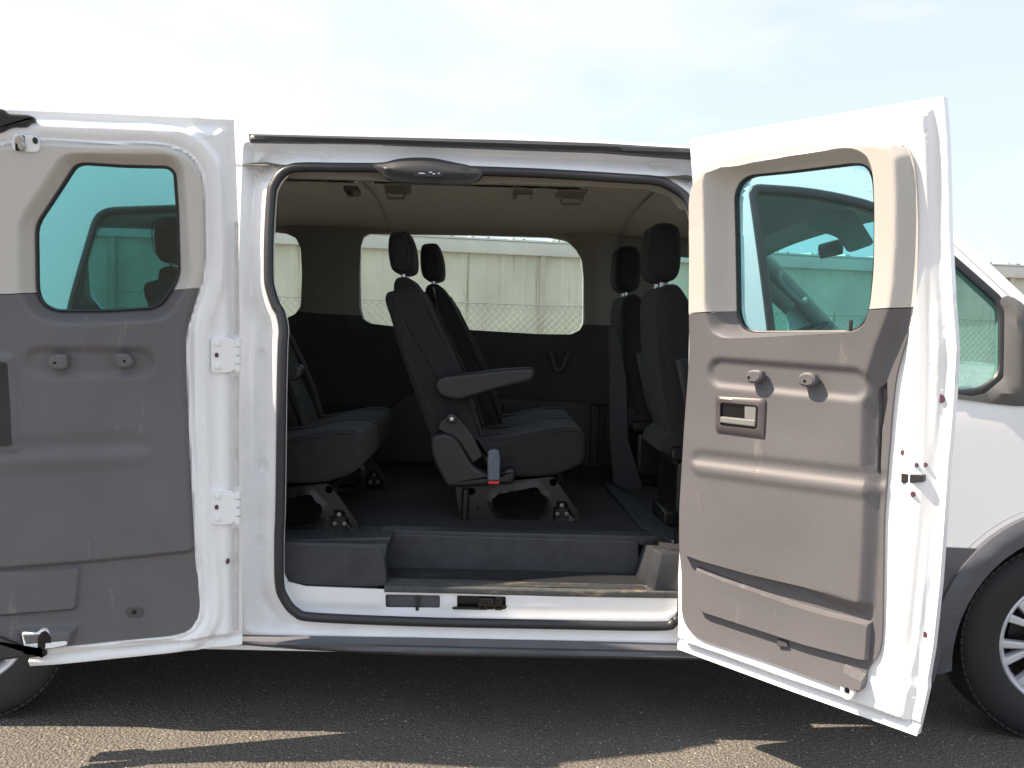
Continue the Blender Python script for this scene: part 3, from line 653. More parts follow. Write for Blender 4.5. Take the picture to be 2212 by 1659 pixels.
two(DR, baseR, glR, .0065, relR, bR, rdoor, (beige, charc), .027, fo(baseR, .006, .012)+fo(frontR, 0, .007, -.02)+fo(midR, 0, .008)+fo(boxR, 0, .012)+fo(slotR, 0, .006)+fo(reR, 0, .004))
finish('window_pane', sheet(offs(glR, .012), [], .08, DR.map, -.008, .004), g_door, rdoor)
finish('window_seal', tube(bmesh.new(), [tuple(p) for p in DR.map(*np.array(dens(glR, .03)).T, np.zeros(len(dens(glR, .03)))-.002)], .004, .005, True, 8), rubber, rdoor)
Hm = lambda a, y, b: tuple(DR.map([a], [b], [y])[0])
coat_hook(DR, Z('Q', (522, 445), (545, 395), (600, 388), (636, 400), (640, 450), (600, 485), (545, 480)), .098, rdoor, Z('Q', (553, 442))[0], charc)
coat_hook(DR, Z('Q', (884, 430), (930, 405), (985, 412), (1010, 450), (1000, 500), (940, 512), (888, 490)), .098, rdoor, Z('Q', (935, 467))[0], charc)
bz0 = DR.uv(Z('Q', (318, 572), (657, 592), (645, 855), (315, 812)), .083); bzi = fillet(DR.uv(Z('Q', (352, 612), (616, 636), (606, 800), (352, 772)), .083), .012)
finish('handle_bezel', sheet(fillet(bz0, .006), [bzi], .01, DR.map, .083, .02, lambda u, v: -.006*ss(.006, 0, sdf(bz0, u, v))), bezelm, rdoor)
bzg = DR.uv(Z('Q', (312, 565), (663, 586), (651, 868), (309, 825)), .06)
finish('handle_cup', sheet(offs(bzi, .006), [], .02, DR.map, .0745, .01), gloss, rdoor)
lv = DR.uv(Z('Q', (358, 710), (600, 735), (598, 782), (358, 752)), .08); lv2 = DR.uv(Z('Q', (524, 636), (604, 642), (600, 740), (524, 728)), .076)
bm = prism(bmesh.new(), fillet(lv, .004, 2), .07, .086, .004, 2, Hm); prism(bm, fillet(lv2, .004, 2), .07, .079, .003, 2, Hm); finish('handle_lever', bm, levm, rdoor)
# lower catch and small parts
bm = bmesh.new(); c_ = DR.uv([(1829, 1493)], .06)[0]
ringp = [(c_[0]+.019*math.cos(t), c_[1]+.022*math.sin(t)) for t in np.linspace(0, 2*math.pi, 25)[:-1]]
finish('door_catch', sheet(ringp, [[(c_[0]+.009*math.cos(t), c_[1]+.010*math.sin(t)) for t in np.linspace(0, 2*math.pi, 17)[:-1]]], .02, DR.map, .06, .02), paint, rdoor)
finish('catch_hole', prism(bmesh.new(), [(c_[0]+.010*math.cos(t), c_[1]+.011*math.sin(t)) for t in np.linspace(0, 2*math.pi, 17)[:-1]], .042, .052, .001, 1, Hm), gloss, rdoor)
bm = bmesh.new(); q = DR.uv(Z('S', (678, 745), (735, 760), (748, 795), (680, 790)), .045); prism(bm, fillet(q, .003, 2), .04, .048, .002, 2, Hm); finish('screw_recess', bm, bezelm, rdoor)
def studs(D, lst, h, parent, nm, m, rf=None):
    for (px, py), r_ in lst:
        a = D.uv([(px, py)], h)[0]; h = h if rf is None else float(rf(np.array([a[0]]), np.array([a[1]]))[0])-.0015; pp = [(a[0]+r_*math.cos(t), a[1]+1.3*r_*math.sin(t)) for t in np.linspace(0, 2*math.pi, 15)[:-1]]
        finish(nm, prism(bmesh.new(), pp, h-.02, h+.004, .001, 2, lambda a_, y, b: tuple(D.map([a_], [b], [y])[0])), m, parent)
plum = mat('rubber_plug', (.10, .04, .06), .5, nscale=20, namt=.3)
studs(DR, [((2025, 862), .009), ((1958, 976), .006), ((1982, 1004), .005), ((1995, 1005), .005), ((1977, 1066), .006), ((1987, 1377), .006)], .03, rdoor, 'rubber_plug', plum, frR)
q = DR.uv(Z('Q', (1602, 1100), (1752, 1112), (1750, 1158), (1690, 1165), (1602, 1165)), .035); lh = max(float(frR(np.array([a_]), np.array([b_]))[0]) for a_, b_ in q)+.005; finish('door_latch', prism(bmesh.new(), q, lh-.04, lh, .001, 1, Hm), blackpl, rdoor)
pin = DR.uv(Z('Q', (1240, 50), (1260, 50), (1258, 140), (1238, 140)), .03); finish('lock_pin', prism(bmesh.new(), pin, .022, .034, .003, 2, Hm), blackpl, rdoor)
# ------------------------------------------------------------------ left side door
hxL = onY(514, 900, -.04)[0]; DL = Door(hxL, -.04, R(13.9), -1)
ul0, vl0 = DL.uv([(0, 237)], 0)[0]
UEND = DL.uv([(66, 1437)], 0)[0][0]
outL = DL.uv([(505, 259), (250, 247), (0, 237)], 0)+[(ul0+.13, vl0+.002), (ul0+.13, .9), (ul0+.13, .52)]+DL.uv([(-30, 1400), (60, 1392), (66, 1438), (300, 1415), (523, 1392), (523, 1250), (520, 1000), (518, 700), (512, 450)], 0)
glL = fillet(DL.uv(Z('F', (290, 950), (430, 740), (580, 510), (640, 492), (950, 512), (1270, 518), (1320, 560), (1338, 800), (1352, 1310), (1320, 1400), (1220, 1540), (1150, 1570), (800, 1590), (430, 1590), (330, 1530), (296, 1430)), -.02), .03)
reL = fillet(DL.uv(Z('F', (120, 960), (160, 860), (440, 430), (520, 400), (1250, 400), (1340, 430), (1400, 520), (1420, 800), (1450, 1200))+[(420, 610)]+Z('G', (1330, 120), (1230, 165), (900, 175), (450, 190), (300, 150), (180, 40))+Z('F', (120, 1450)), .045), .03)
baseL = DL.uv([(-60, 330), (0, 322)]+Z('T', (430, 410), (500, 428))+[(200, 316), (300, 318)]+Z('F', (1100, 345), (1280, 365), (1400, 400), (1480, 460), (1520, 540), (1535, 800), (1540, 1300), (1515, 1415), (1480, 1500), (1450, 1600))+Z('G', (1440, 200), (1445, 500), (1460, 900), (1480, 1300), (1500, 1600))+Z('H', (1195, 280), (1220, 500), (1235, 730), (1215, 790), (1150, 830), (900, 852), (520, 890))+[(130, 1395), (60, 1392), (-60, 1395)], .02)
baseL = relax(baseL, .01, 25)
frontL = DL.uv([(-80, 300), (500, 280), (500, 700), (407, 720)]+Z('G', (1445, 500), (1470, 1200), (1490, 1600))+Z('H', (1192, 270), (1185, 300), (1160, 318), (600, 375), (0, 420), (-200, 430)), .03)
midL = DL.uv(Z('H', (-200, 455), (0, 445), (495, 420), (498, 450), (480, 660), (455, 685), (0, 722), (-200, 735)), .03)
boxL = DL.uv(Z('U', (215, 60), (250, 20), (1050, 0), (990, 250), (900, 262), (320, 312), (285, 290)), .045)
cL1 = capsule(DL, (90, 783), (300, 783), .04); cL2 = capsule(DL, (20, 982), (290, 972), .04)
glLd = dens(glL, .03); reLd = dens(reL, .03)
latL = DL.uv([(-90, 770), (22, 775), (34, 968), (-90, 975)], .04)
def relL(u, v):
    db = sdf(baseL, u, v); df = sdf(frontL, u, v); dm = sdf(midL, u, v); dx = sdf(boxL, u, v)
    h = .010*ss(-.002, .012, db)+.016*ss(-.012, .004, df)
    h = np.maximum(h, .010+.012*ss(-.004, .008, dm)); h = np.maximum(h, .010+.026*ss(-.002, .02, dx))
    d, s = cL1(u, v); h = h-.012*ss(.055, .025, d)
    d, s = cL2(u, v); h = h+.0055*np.tanh(-s/.012)*ss(.07, .02, d)
    h = h+.010*ss(-.02, .0, sdf(latL, u, v))
    dr = sdf(reLd, u, v); dg = sdf(glLd, u, v); t = np.clip(dr/np.maximum(dr-dg, 1e-3), 0, 1); t = np.where(dr > 0, t, 0)
    return h*(1-ss(0, 1, t))+(-.030)*ss(0, 1, t)
beltL = DL.uv([(-80, 636), (30, 635), (82, 630), (300, 625), (380, 625), (434, 622)], .03)
_b = sorted(beltL)
def bL(u): return np.interp(u, [p[0] for p in _b], [p[1] for p in _b])
holeL = fillet(DL.uv(Z('T', (45, 410), (60, 450), (45, 500), (70, 530), (440, 545), (475, 500), (470, 430), (460, 350), (180, 310), (150, 350)), .02), .008)
def frL(u, v):
    d = sdf(outL, u, v); g = -sdf(glLd, u, v); fr = u
    h = .024*ss(.02, .05, d)-.006*np.exp(-((u-.075)/.012)**2)+.008*np.exp(-((u-.125)/.016)**2)
    e = -sdf(baseL, u, v); h = h+.014*ss(.075, .055, e)*ss(-.001, .006, e)-.010*np.exp(-((e-.015)/.008)**2)
    zb_ = np.interp(u, [outL[10][0], outL[8][0]], [outL[10][1], outL[8][1]])
    h = h-.016*np.exp(-((v-zb_-.030)/.006)**2)
    h = np.where(g < .02, np.minimum(h, -.026), h); return h-.05*ss(.004, .012, -e)*ss(.0, .02, g)
ldoor = finish('side_door', sheet(outL, [glL], .009, DL.map, 0, .03, frL, feats=fo(outL, .02, .035, .05)+fo(baseL, .003, .013, -.015, -.055, -.075)), paint, van); ldoor['label'] = 'shaded side door on the left, folded back'
two(DL, baseL, glL, .0065, relL, bL, ldoor, (beige, charc), .024, fo(baseL, .006, .012)+fo(frontL, 0, .004, -.012)+fo(midL, 0, .008)+fo(boxL, 0, .02)+fo(reL, 0, .004))
finish('window_pane', sheet(offs(glL, .012), [], .08, DL.map, -.008, .004), g_rear, ldoor)
finish('window_seal', tube(bmesh.new(), [tuple(p) for p in DL.map(*np.array(dens(glL, .03)).T, np.zeros(len(dens(glL, .03)))-.002)], .0045, .006, True, 8), rubber, ldoor)
Hl = lambda a, y, b: tuple(DL.map([a], [b], [y])[0])
coat_hook(DL, Z('G', (365, 470), (385, 420), (440, 405), (520, 408), (525, 500), (500, 528), (400, 522)), .072, ldoor, Z('G', (425, 472))[0], charc)
coat_hook(DL, Z('G', (888, 400), (990, 400), (1030, 440), (1036, 480), (1000, 512), (905, 515)), .072, ldoor, Z('G', (968, 457))[0], charc)
finish('handle_panel', sheet(fillet(DL.uv([(-50, 781), (15, 783), (24, 962), (-50, 966)], .06), .008), [], .02, DL.map, .062, .03, lambda u, v: .0015*np.sin(u*900)), blackpl, ldoor)
hb = fillet(DL.uv(Z('H', (765, 690), (790, 680), (870, 678), (880, 700), (870, 735), (785, 735)), .04), .006); finish('screw_recess', prism(bmesh.new(), hb, .03, .037, .002, 2, Hl), bezelm, ldoor)
c_ = DL.uv(Z('H', (822, 703)), .04)[0]; finish('screw', prism(bmesh.new(), [(c_[0]+.007*math.cos(t), c_[1]+.007*math.sin(t)) for t in np.linspace(0, 2*math.pi, 13)[:-1]], .036, .041, .001, 1, Hl), gloss, ldoor)
# top latch pocket and bottom catch
lp = fillet(DL.uv(Z('T', (150, 380), (185, 320), (455, 350), (465, 430), (475, 500), (440, 540), (180, 525), (150, 480)), .045), .010)
finish('latch_pocket', prism(bmesh.new(), lp, .03, .056, .002, 2, Hl), paint, ldoor)
bm = prism(bmesh.new(), fillet(DL.uv(Z('T', (185, 340), (298, 340), (298, 528), (185, 520)), .05), .004, 2), .04, .0575, .001, 1, Hl); finish('latch_cavity', bm, gloss, ldoor)
bm = bmesh.new(); a = DL.uv(Z('T', (240, 395), (265, 470)), .055)
for (x_, z_), s_ in zip(a, (.012, .010)):
    prism(bm, [(x_+s_*math.cos(t), z_+s_*1.3*math.sin(t)) for t in np.linspace(0, 2*math.pi, 13)[:-1]], .052, .070, .004, 2, Hl)
finish('latch_claw', bm, steel, ldoor)
studs(DL, [(Z('T', (412, 397))[0], .007)], .0565, ldoor, 'bolt', blackpl)
tb = DL.uv(Z('T', (-200, 10), (40, 25), (90, 80), (320, 90), (400, 120), (410, 160), (350, 170), (320, 235), (130, 235), (10, 300), (-200, 330)), .05); finish('top_rod_cover', prism(bmesh.new(), fillet(tb, .01, 3), .02, .055, .008, 3, Hl), blackpl, ldoor)
bb = DL.uv(Z('U', (-300, 130), (0, 180), (180, 255), (310, 320), (380, 345), (600, 330), (530, 342), (625, 405), (400, 425), (310, 425), (0, 465), (-300, 490)), .06); finish('bottom_rod_cover', prism(bmesh.new(), fillet(bb, .006, 2), .03, .065, .008, 3, Hl), blackpl, ldoor)
bcc = DL.uv(Z('U', (285, 115), (300, 90), (490, 100), (530, 60), (600, 55), (640, 80), (700, 160), (850, 160), (890, 215), (890, 265), (680, 305), (600, 310), (320, 310)), .06)
finish('catch_bracket', prism(bmesh.new(), fillet(bcc, .005, 2), .03, .058, .003, 2, Hl), paint, ldoor)
cav = DL.uv(Z('U', (500, 160), (545, 90), (600, 65), (640, 95), (680, 160), (680, 230), (605, 235), (600, 300), (500, 305)), .06); finish('catch_cavity', prism(bmesh.new(), cav, .05, .0595, .001, 1, Hl), gloss, ldoor)
# hinges
for y0, y1 in ((728, 806), (1057, 1134)):
    pl_ = fillet(DL.uv([(456, y0+4), (462, y0), (498, y0+2), (512, y0+14), (512, y1-12), (498, y1-2), (466, y1), (456, y1-6)], .03), .006, 2)
    bm = prism(bmesh.new(), pl_, .022, .034, .002, 2, Hl)
    q0 = DL.uv([(514, y0+2)], .03)[0]; q1 = DL.uv([(514, y1-2)], .03)[0]
    for k in range(4):
        a = q0[1]+(q1[1]-q0[1])*(k+.1)/4; b = q0[1]+(q1[1]-q0[1])*(k+.9)/4
        tube(bm, [tuple(DL.map([q0[0]], [a], [.03])[0]), tuple(DL.map([q0[0]], [b], [.03])[0])], .010 if k % 2 else .012, None, False, 12)
    for fy in (.18, .82):
        c_ = DL.uv([(470, y0+(y1-y0)*fy)], .034)[0]; prism(bm, [(c_[0]+.009*math.cos(t), c_[1]+.009*math.sin(t)) for t in np.linspace(0, 2*math.pi, 7)[:-1]], .034, .041, .002, 2, Hl)
    hg = finish('hinge', bm, paint, ldoor)
    studs(DL, [((468, (y0+y1)/2), .006)], .0345, ldoor, 'bolt', plum)
studs(DL, [((492, 1213), .006)], .03, ldoor, 'bolt', plum)
# small pin joining the hinge edge
bm = bmesh.new()
for y0, y1 in ((812, 1050), (480, 722), (1140, 1360)):
    tube(bm, [tuple(DL.map([DL.uv([(511, y)], .01)[0][0]], [DL.uv([(511, y)], .01)[0][1]], [.012])[0]) for y in (y0, y1)], .006, None, False, 8)
finish('edge_seal', bm, mat('edge_sealant', (.62, .61, .58), .6, nscale=30, namt=.2), ldoor)

# ------------------------------------------------------------------ wheels
def wheel(cx):
    c = (cx, .05, WZ); bm = bmesh.new(); Rr, Wd = .359, .235
    tp = [(.214, .02), (.219, .010), (.245, -.004), (.290, -.008), (.325, .002), (.346, .016), (Rr-.002, .034)]
    g = [(Rr, .045), (Rr, .072), (Rr-.009, .075), (Rr-.009, .081), (Rr, .084), (Rr+.001, .108), (Rr-.009, .111), (Rr-.009, .117), (Rr+.001, .120), (Rr, .146), (Rr-.009, .149), (Rr-.009, .155), (Rr, .158), (Rr, .185)]
    e = [(Rr-.006, .21), (.335, .230), (.29, .238), (.24, .235), (.210, .205)]
    lathe(bm, tp+g+e, c, 96)
    for k in range(76):
        a = 2*math.pi*k/76; ca, sa = math.cos(a), math.sin(a)
        for yy, wd in ((.026, .030),):
            rbox(bm, (cx+(Rr-.006)*ca, .05+yy, WZ+(Rr-.006)*sa), (.008, wd, .0225), .002, __import__('mathutils').Euler((0, -a, 0)))
    root = finish('wheel', bm, tyrem, van, 30)
    bm = bmesh.new()
    lathe(bm, [(.218, .004), (.223, .008), (.222, .018), (.205, .030), (.190, .10), (.190, .2), (.185, .2), (.183, .10), (.196, .028), (.208, .010)], c, 72)
    for k in range(8):
        a = 2*math.pi*k/8+.2
        for da in (-.16, .16):
            r0, r1 = .045, .207
            P = []
            for rr, aa, ww in ((r0, a, .012), (.12, a+da*.55, .011), (r1, a+da, .015)): P.append((rr, aa, ww))
            poly = [(q[0]*math.cos(q[1])-q[2]*math.sin(q[1]), q[0]*math.sin(q[1])+q[2]*math.cos(q[1])) for q in P]+[(q[0]*math.cos(q[1])+q[2]*math.sin(q[1]), q[0]*math.sin(q[1])-q[2]*math.cos(q[1])) for q in reversed(P)]
            prism(bm, poly, .012, .045, .006, 2, lambda x_, y, z_: (cx+x_, .05+y, WZ+z_))
    disc(bm, (cx, .055, WZ), (0, 1, 0), .058, .04, 28, .008); disc(bm, (cx, .050, WZ), (0, 1, 0), .034, .02, 24, .006)
    finish('rim', bm, alloy, root)
    bm = bmesh.new(); disc(bm, (cx, .13, WZ), (0, 1, 0), .15, .02, 36); disc(bm, (cx, .15, WZ), (0, 1, 0), .188, .02, 36); finish('brake_disc', bm, seatmet, root)
    return root
wf_ = wheel(WFX); wr_ = wheel(WRX)
for src in (wf_, wr_):
    o = src.copy(); col.objects.link(o); o.scale = (1, -1, 1); o.location = (0, 2.06, 0)
    for ch in list(src.children): c_ = ch.copy(); col.objects.link(c_); c_.parent = o

# ------------------------------------------------------------------ bench seat
Y0, Y1 = .50, 1.44
def at(tagp, Y): return XZ(tagp, Y)
cush = at(Z('D', (60, 880), (130, 900), (240, 905), (420, 870), (560, 840), (700, 832), (770, 840), (800, 865), (806, 920), (803, 1000), (785, 1055), (730, 1095), (640, 1125), (560, 1145), (360, 1150), (240, 1140), (150, 1060), (90, 960)), Y0)
cush = smooth(cush, 2)
bm = bmesh.new(); mid = (Y0+Y1)/2
prism(bm, cush, Y0, mid-.003, .020, 5); prism(bm, cush, mid+.003, Y1, .020, 5)
bench = finish('bench_seat', bm, fabric, van, 50)
bol = at(Z('D', (120, 915), (300, 893), (480, 858), (640, 830), (760, 835), (795, 860), (770, 875), (640, 860), (480, 885), (300, 925), (150, 940)), Y0)
for ya, yb in ((Y0+.004, Y0+.10), (mid-.10, mid-.006), (mid+.006, mid+.10), (Y1-.10, Y1-.004)): finish('seat_bolster', PR(smooth([(x, z+.004) for x, z in bol], 2), ya, yb, .012, 4, star=True), fabric, bench, 50)
# shoulders are narrower than the back
bm = bmesh.new(); lowp = at(Z('I', (205, 730), (160, 740), (137, 785), (142, 840), (180, 950), (220, 1080))+Z('C', (830, 270), (905, 480), (960, 640), (1050, 880), (1100, 960), (1200, 1000), (1320, 1020))+Z('D', (150, 990), (118, 900), (85, 790), (40, 680), (-20, 560))+Z('C', (1230, 460), (1130, 240))+Z('I', (600, 1020), (530, 860), (490, 770), (440, 700), (330, 690)), Y0+.02)
upp = at(Z('I', (330, 585), (260, 583), (215, 605), (198, 650), (195, 720), (230, 900), (420, 950), (500, 850), (470, 745), (430, 690), (380, 620)), Y0+.02)
for a, b, o_ in ((Y0, mid-.004, 0), (mid+.004, Y1, .085)):
    sh = lambda P: [(x+o_, z) for x, z in P]
    prism(bm, sh(fillet(lowp, .03, 3)), a+.02, b-.01, .024, 4); prism(bm, sh(fillet(upp, .03, 3)), a+.09, b-.08, .03, 4, star=True)
finish('backrest', bm, fabric, bench, 50)
# front padding of the backrest
bm = bmesh.new(); padp = at(Z('I', (420, 700), (520, 860), (600, 1020), (720, 1260))+Z('C', (1240, 470), (1330, 700))+Z('D', (60, 700), (120, 900), (90, 900), (40, 760))+Z('C', (1200, 480), (1080, 260))+Z('I', (520, 960), (430, 800)), Y0+.05)
for a, b in ((Y0+.03, Y0+.11), (mid-.11, mid-.02), (mid+.02, mid+.11), (Y1-.11, Y1-.02)): prism(bm, [(x+.012+(.085 if a > mid else 0), z) for x, z in padp], a, b, .010, 3)
finish('backrest_bolster', bm, fabric, bench, 50)
hrp = at(Z('I', (180, 200), (230, 165), (340, 165), (370, 210), (400, 300), (415, 420), (412, 510), (390, 548), (330, 568), (250, 560), (200, 520), (178, 450), (168, 330)), .62)
for a, b in ((.61, .87), (1.07, 1.33)): finish('headrest', PR([(x+(.085 if a > 1 else 0), z) for x, z in smooth(hrp, 3)], a, b, .042, 6, star=True), fabric, bench, 50)
def seam(pl_, Y, par, cl=True, r_=.0022): finish('seam_piping', tube(bmesh.new(), [(x, Y, z) for x, z in pl_], r_, r_, cl, 6), seatpl, par)
def shrink(pl_, k, dx=0, dz=0):
    cx0 = sum(p[0] for p in pl_)/len(pl_); cz0 = sum(p[1] for p in pl_)/len(pl_); return [(cx0+(x-cx0)*k+dx, cz0+(z-cz0)*k+dz) for x, z in pl_]
for a in (.61, 1.07): seam(shrink(smooth(hrp, 3), .78, -.006+(.085 if a > 1 else 0), .004), a-.0005, bench)
seam(smooth(at(Z('D', (235, 950), (330, 920), (480, 880), (640, 845), (740, 838), (785, 858)), Y0), 3, False), Y0-.001, bench, False)
seam(smooth(at(Z('I', (215, 760), (260, 900), (330, 1080))+Z('C', (880, 300), (960, 520), (1010, 640), (1080, 760)), Y0), 3, False), Y0+.0195, bench, False)
hb_, ht_ = at(Z('I', (345, 680), (322, 535)), .70)
for yy in (.66, .80, 1.12, 1.26): finish('headrest_post', tube(bmesh.new(), [(hb_[0]-.004+(.085 if yy > 1 else 0), yy, hb_[1]-.03), (ht_[0]+(.085 if yy > 1 else 0), yy, ht_[1]+.03)], .0085, None, False, 12), steel, bench)
arm = at(Z('C', (1090, 520), (1130, 488), (1210, 474), (1400, 455))+Z('D', (200, 444), (300, 435), (430, 428), (462, 432), (478, 452), (470, 490), (440, 520), (350, 542), (200, 580), (0, 640))+Z('C', (1240, 641), (1160, 632), (1110, 605), (1085, 565)), Y0-.03)
finish('armrest', PR(smooth(arm, 2), Y0-.055, Y0+.0, .016, 5), seatpl, bench, 50)
cov2 = at(Z('C', (1050, 900), (1075, 868), (1140, 853), (1200, 868), (1245, 915), (1300, 1010), (1335, 1065), (1415, 1112))+Z('D', (255, 1112), (292, 1086), (335, 1083), (350, 1100), (345, 1150), (333, 1190), (120, 1206))+Z('C', (1300, 1212), (1165, 1213), (1130, 1160), (1080, 1060), (1055, 990)), Y0-.02)
finish('side_cover', PR(fillet(cov2, .008, 2), Y0-.045, Y0+.03, .018, 4), seatpl, bench, 45)
# recliner
rx, rz = at(Z('C', (1195, 762)), Y0-.03)[0]; bm = bmesh.new()
rc = at(Z('C', (1165, 745), (1195, 728), (1228, 745), (1300, 830), (1345, 900), (1400, 1010), (1330, 1060), (1240, 910), (1130, 850), (1100, 830), (1120, 780)), Y0-.01)
prism(bm, fillet(rc, .006, 2), Y0-.022, Y0+.02, .006, 3); finish('recliner_plate', bm, seatpl, bench)
bm = bmesh.new(); disc(bm, (rx, Y0-.055, rz), (0, 1, 0), .020, .03, 20, .006); finish('recliner_knob', bm, gloss, bench)
bm = bmesh.new(); disc(bm, (rx, Y0-.0585, rz), (0, 1, 0), .008, .006, 16, .002); finish('recliner_bolt', bm, steel, bench)
bkl = at(Z('D', (165, 1010), (170, 975), (205, 960), (238, 970), (250, 1010), (246, 1170), (166, 1170)), Y0-.06); finish('seat_belt_buckle', PR(fillet(bkl, .008, 3), Y0-.075, Y0-.047, .006, 3), buckm, bench)
rb_ = at(Z('D', (170, 1172), (244, 1172), (242, 1192), (172, 1192)), Y0-.06); finish('buckle_button', PR(fillet(rb_, .002, 2), Y0-.074, Y0-.05, .002, 2), redm, bench)
# base
def base_side(Y, nm, holeon=True):
    o_ = fillet(at(Z('C', (1215, 1205), (1320, 1215))+Z('D', (300, 1180), (590, 1150), (615, 1170), (770, 1390), (778, 1438), (760, 1452), (100, 1444))+Z('C', (1330, 1440), (1245, 1440), (1240, 1400)), Y0+.01), .006, 2)
    hs = [fillet(at(Z('D', (200, 1290), (215, 1285), (235, 1262), (480, 1215), (500, 1222), (520, 1262), (552, 1275), (562, 1310), (540, 1365), (500, 1392), (400, 1408), (260, 1398), (215, 1365), (195, 1320)), Y0+.01), .01)]
    tri = fillet(at(Z('D', (640, 1315), (675, 1315), (722, 1405), (715, 1438), (605, 1438), (595, 1405)), Y0+.01), .012)
    hq = dens(hs[0], .02)
    return sheet(o_, hs, .012, planeY(Y), 0, .02, lambda u, v: -.012*ss(-.002, .004, sdf(tri, u, v))+.008*ss(.014, .006, -sdf(hq, u, v)))
finish('seat_base', base_side(Y0+.02, ''), seatmet, bench); finish('seat_base', base_side(Y1-.06, ''), seatmet, bench)
for yy in (Y0+.028, Y1-.052):
    for p in ((657, 1340), (628, 1397), (687, 1397), (102, 1359)):
        bolts = bmesh.new(); x_, z_ = at(Z('D', p), Y0+.01)[0]; disc(bolts, (x_, yy-.008, z_), (0, 1, 0), .0085, .010, 14, .002); finish('bolt', bolts, boltm, bench)
bm = bmesh.new(); a = at(Z('C', (1285, 1230), (1275, 1440)), Y0)
for yy in (Y0+.0, Y1-.09): tube(bm, [(a[0][0], yy, a[0][1]), (a[1][0], yy, FZ+.002)], .014, .012, False, 10)
x_, z_ = at(Z('D', (600, 1190)), Y0)[0]; tube(bm, [(x_, Y0+.02, z_), (x_, Y1-.05, z_)], .015, None, False, 10, up=(0, 0, 1)); x_, z_ = at(Z('D', (60, 1250)), Y0)[0]; tube(bm, [(x_, Y0+.02, z_), (x_, Y1-.05, z_)], .015, None, False, 10, up=(0, 0, 1))
sp = at(Z('D', (20, 1180), (560, 1150), (560, 1185), (20, 1215)), Y0+.05); prism(bm, sp, Y0+.04, Y1-.06, .004, 2)
finish('seat_crossbar', bm, seatmet, bench)
# belts hanging on the backrest
bm = bmesh.new(); q = at(Z('I', (600, 700), (640, 900), (740, 1180), (800, 1300)), 1.0)+at(Z('D', (20, 500), (60, 640)), 1.0)
for (x_, z_), (x2_, z2_) in zip(q, q[1:]): prism(bm, [(x_, z_), (x_+.004, z_), (x2_+.004, z2_), (x2_, z2_)], .94, .985, .001, 1)
finish('seat_belt', bm, blackpl, bench)
def copy_tree(o, parent, loc):
    c_ = o.copy(); col.objects.link(c_); c_.parent = parent; c_.location = loc
    for ch in o.children: k = ch.copy(); col.objects.link(k); k.parent = c_
    return c_
xf2 = max(p[0] for p in cush); xf3 = onY(790, 960, .27)[0]
b3 = copy_tree(bench, van, (xf3-xf2-.01, -.26, 0)); b4 = copy_tree(bench, van, (xf3-xf2-1.20, -.14, 0)); b5 = copy_tree(bench, van, (xf3-xf2-2.02, -.10, .0))
bench['label'] = 'middle bench seat with grey fabric, armrest and two headrests'
# ------------------------------------------------------------------ front seats
def front_seat(Ya, Yb, xb, lean, nm):
    bm = bmesh.new()
    bp = smooth([(xb-.02, 1.55), (xb-.03, 1.45), (xb+.0, 1.2), (xb+.06, .98), (xb+.12, .95), (xb+.20, 1.0), (xb+.18, 1.2), (xb+.12, 1.45), (xb+.07, 1.55), (xb+.03, 1.58)], 3)
    prism(bm, bp, Ya, Yb, .05, 6, star=True)
    root = finish('front_seat', bm, fabric, van, 50)
    bm = PR(smooth([(xb+.05, .92), (xb+.05, 1.02), (xb+.3, 1.06), (xb+.62, 1.06), (xb+.66, 1.0), (xb+.62, .92)], 3), Ya, Yb, .04, 5); finish('seat_cushion', bm, fabric, root, 50)
    yc = (Ya+Yb)/2
    hp_ = smooth([(xb-.045, 1.78), (xb-.02, 1.815), (xb+.04, 1.815), (xb+.07, 1.78), (xb+.075, 1.65), (xb+.05, 1.60), (xb-.01, 1.595), (xb-.05, 1.64)], 3)
    finish('headrest', PR(hp_, yc-.13, yc+.13, .045, 6, star=True), fabric, root, 50)
    for yy in (yc-.06, yc+.06): finish('headrest_post', tube(bmesh.new(), [(xb+.01, yy, 1.53), (xb+.01, yy, 1.62)], .008, None, False, 10), steel, root)
    bm = bmesh.new(); rbox(bm, (xb+.32, yc, .80), (.50, Yb-Ya-.08, .22), .02); rbox(bm, (xb+.30, Ya+.02, .94), (.52, .04, .05), .012); rbox(bm, (xb+.30, Yb-.02, .94), (.52, .04, .05), .012); rbox(bm, (xb+.25, yc, .67), (.42, Yb-Ya-.2, .06), .01)
    finish('seat_pedestal', bm, seatmet, root)
    bm = bmesh.new(); tube(bm, [(xb+.06, Ya-.02, 1.30), (xb+.12, Ya-.03, 1.05), (xb+.18, Ya-.02, .95)], .022, .004, False, 8); finish('seat_belt', bm, blackpl, root)
    return root
xp = onY(1383, 600, .80)[0]; xd = onY(1320, 600, 1.72)[0]
front_seat(.36, .82, xp+.03, 0, 'p'); front_seat(1.26, 1.74, xd+.03, 0, 'd')
bm = bmesh.new(); pp_ = [onY(x_, y_, 1.30) for x_, y_ in Z('D', (965, 160), (1010, 150), (1075, 500), (1085, 900), (1180, 1200), (1100, 1250), (985, 1185), (962, 900))]
prism(bm, pp_, 1.27, 1.31, .008, 2); finish('seat_back_panel', bm, darktrim, van)
# floor edging strip near the front seats
q = [onZ(x_, y_, FZ) for x_, y_ in Z('D', (920, 1195), (975, 1195), (1400, 1520), (1390, 1590), (1180, 1500))]; bm = PR(q, FZ, FZ+.012, .004, 2, lambda a, y, b: (a, b, y)); finish('floor_edging', bm, stepm, van)

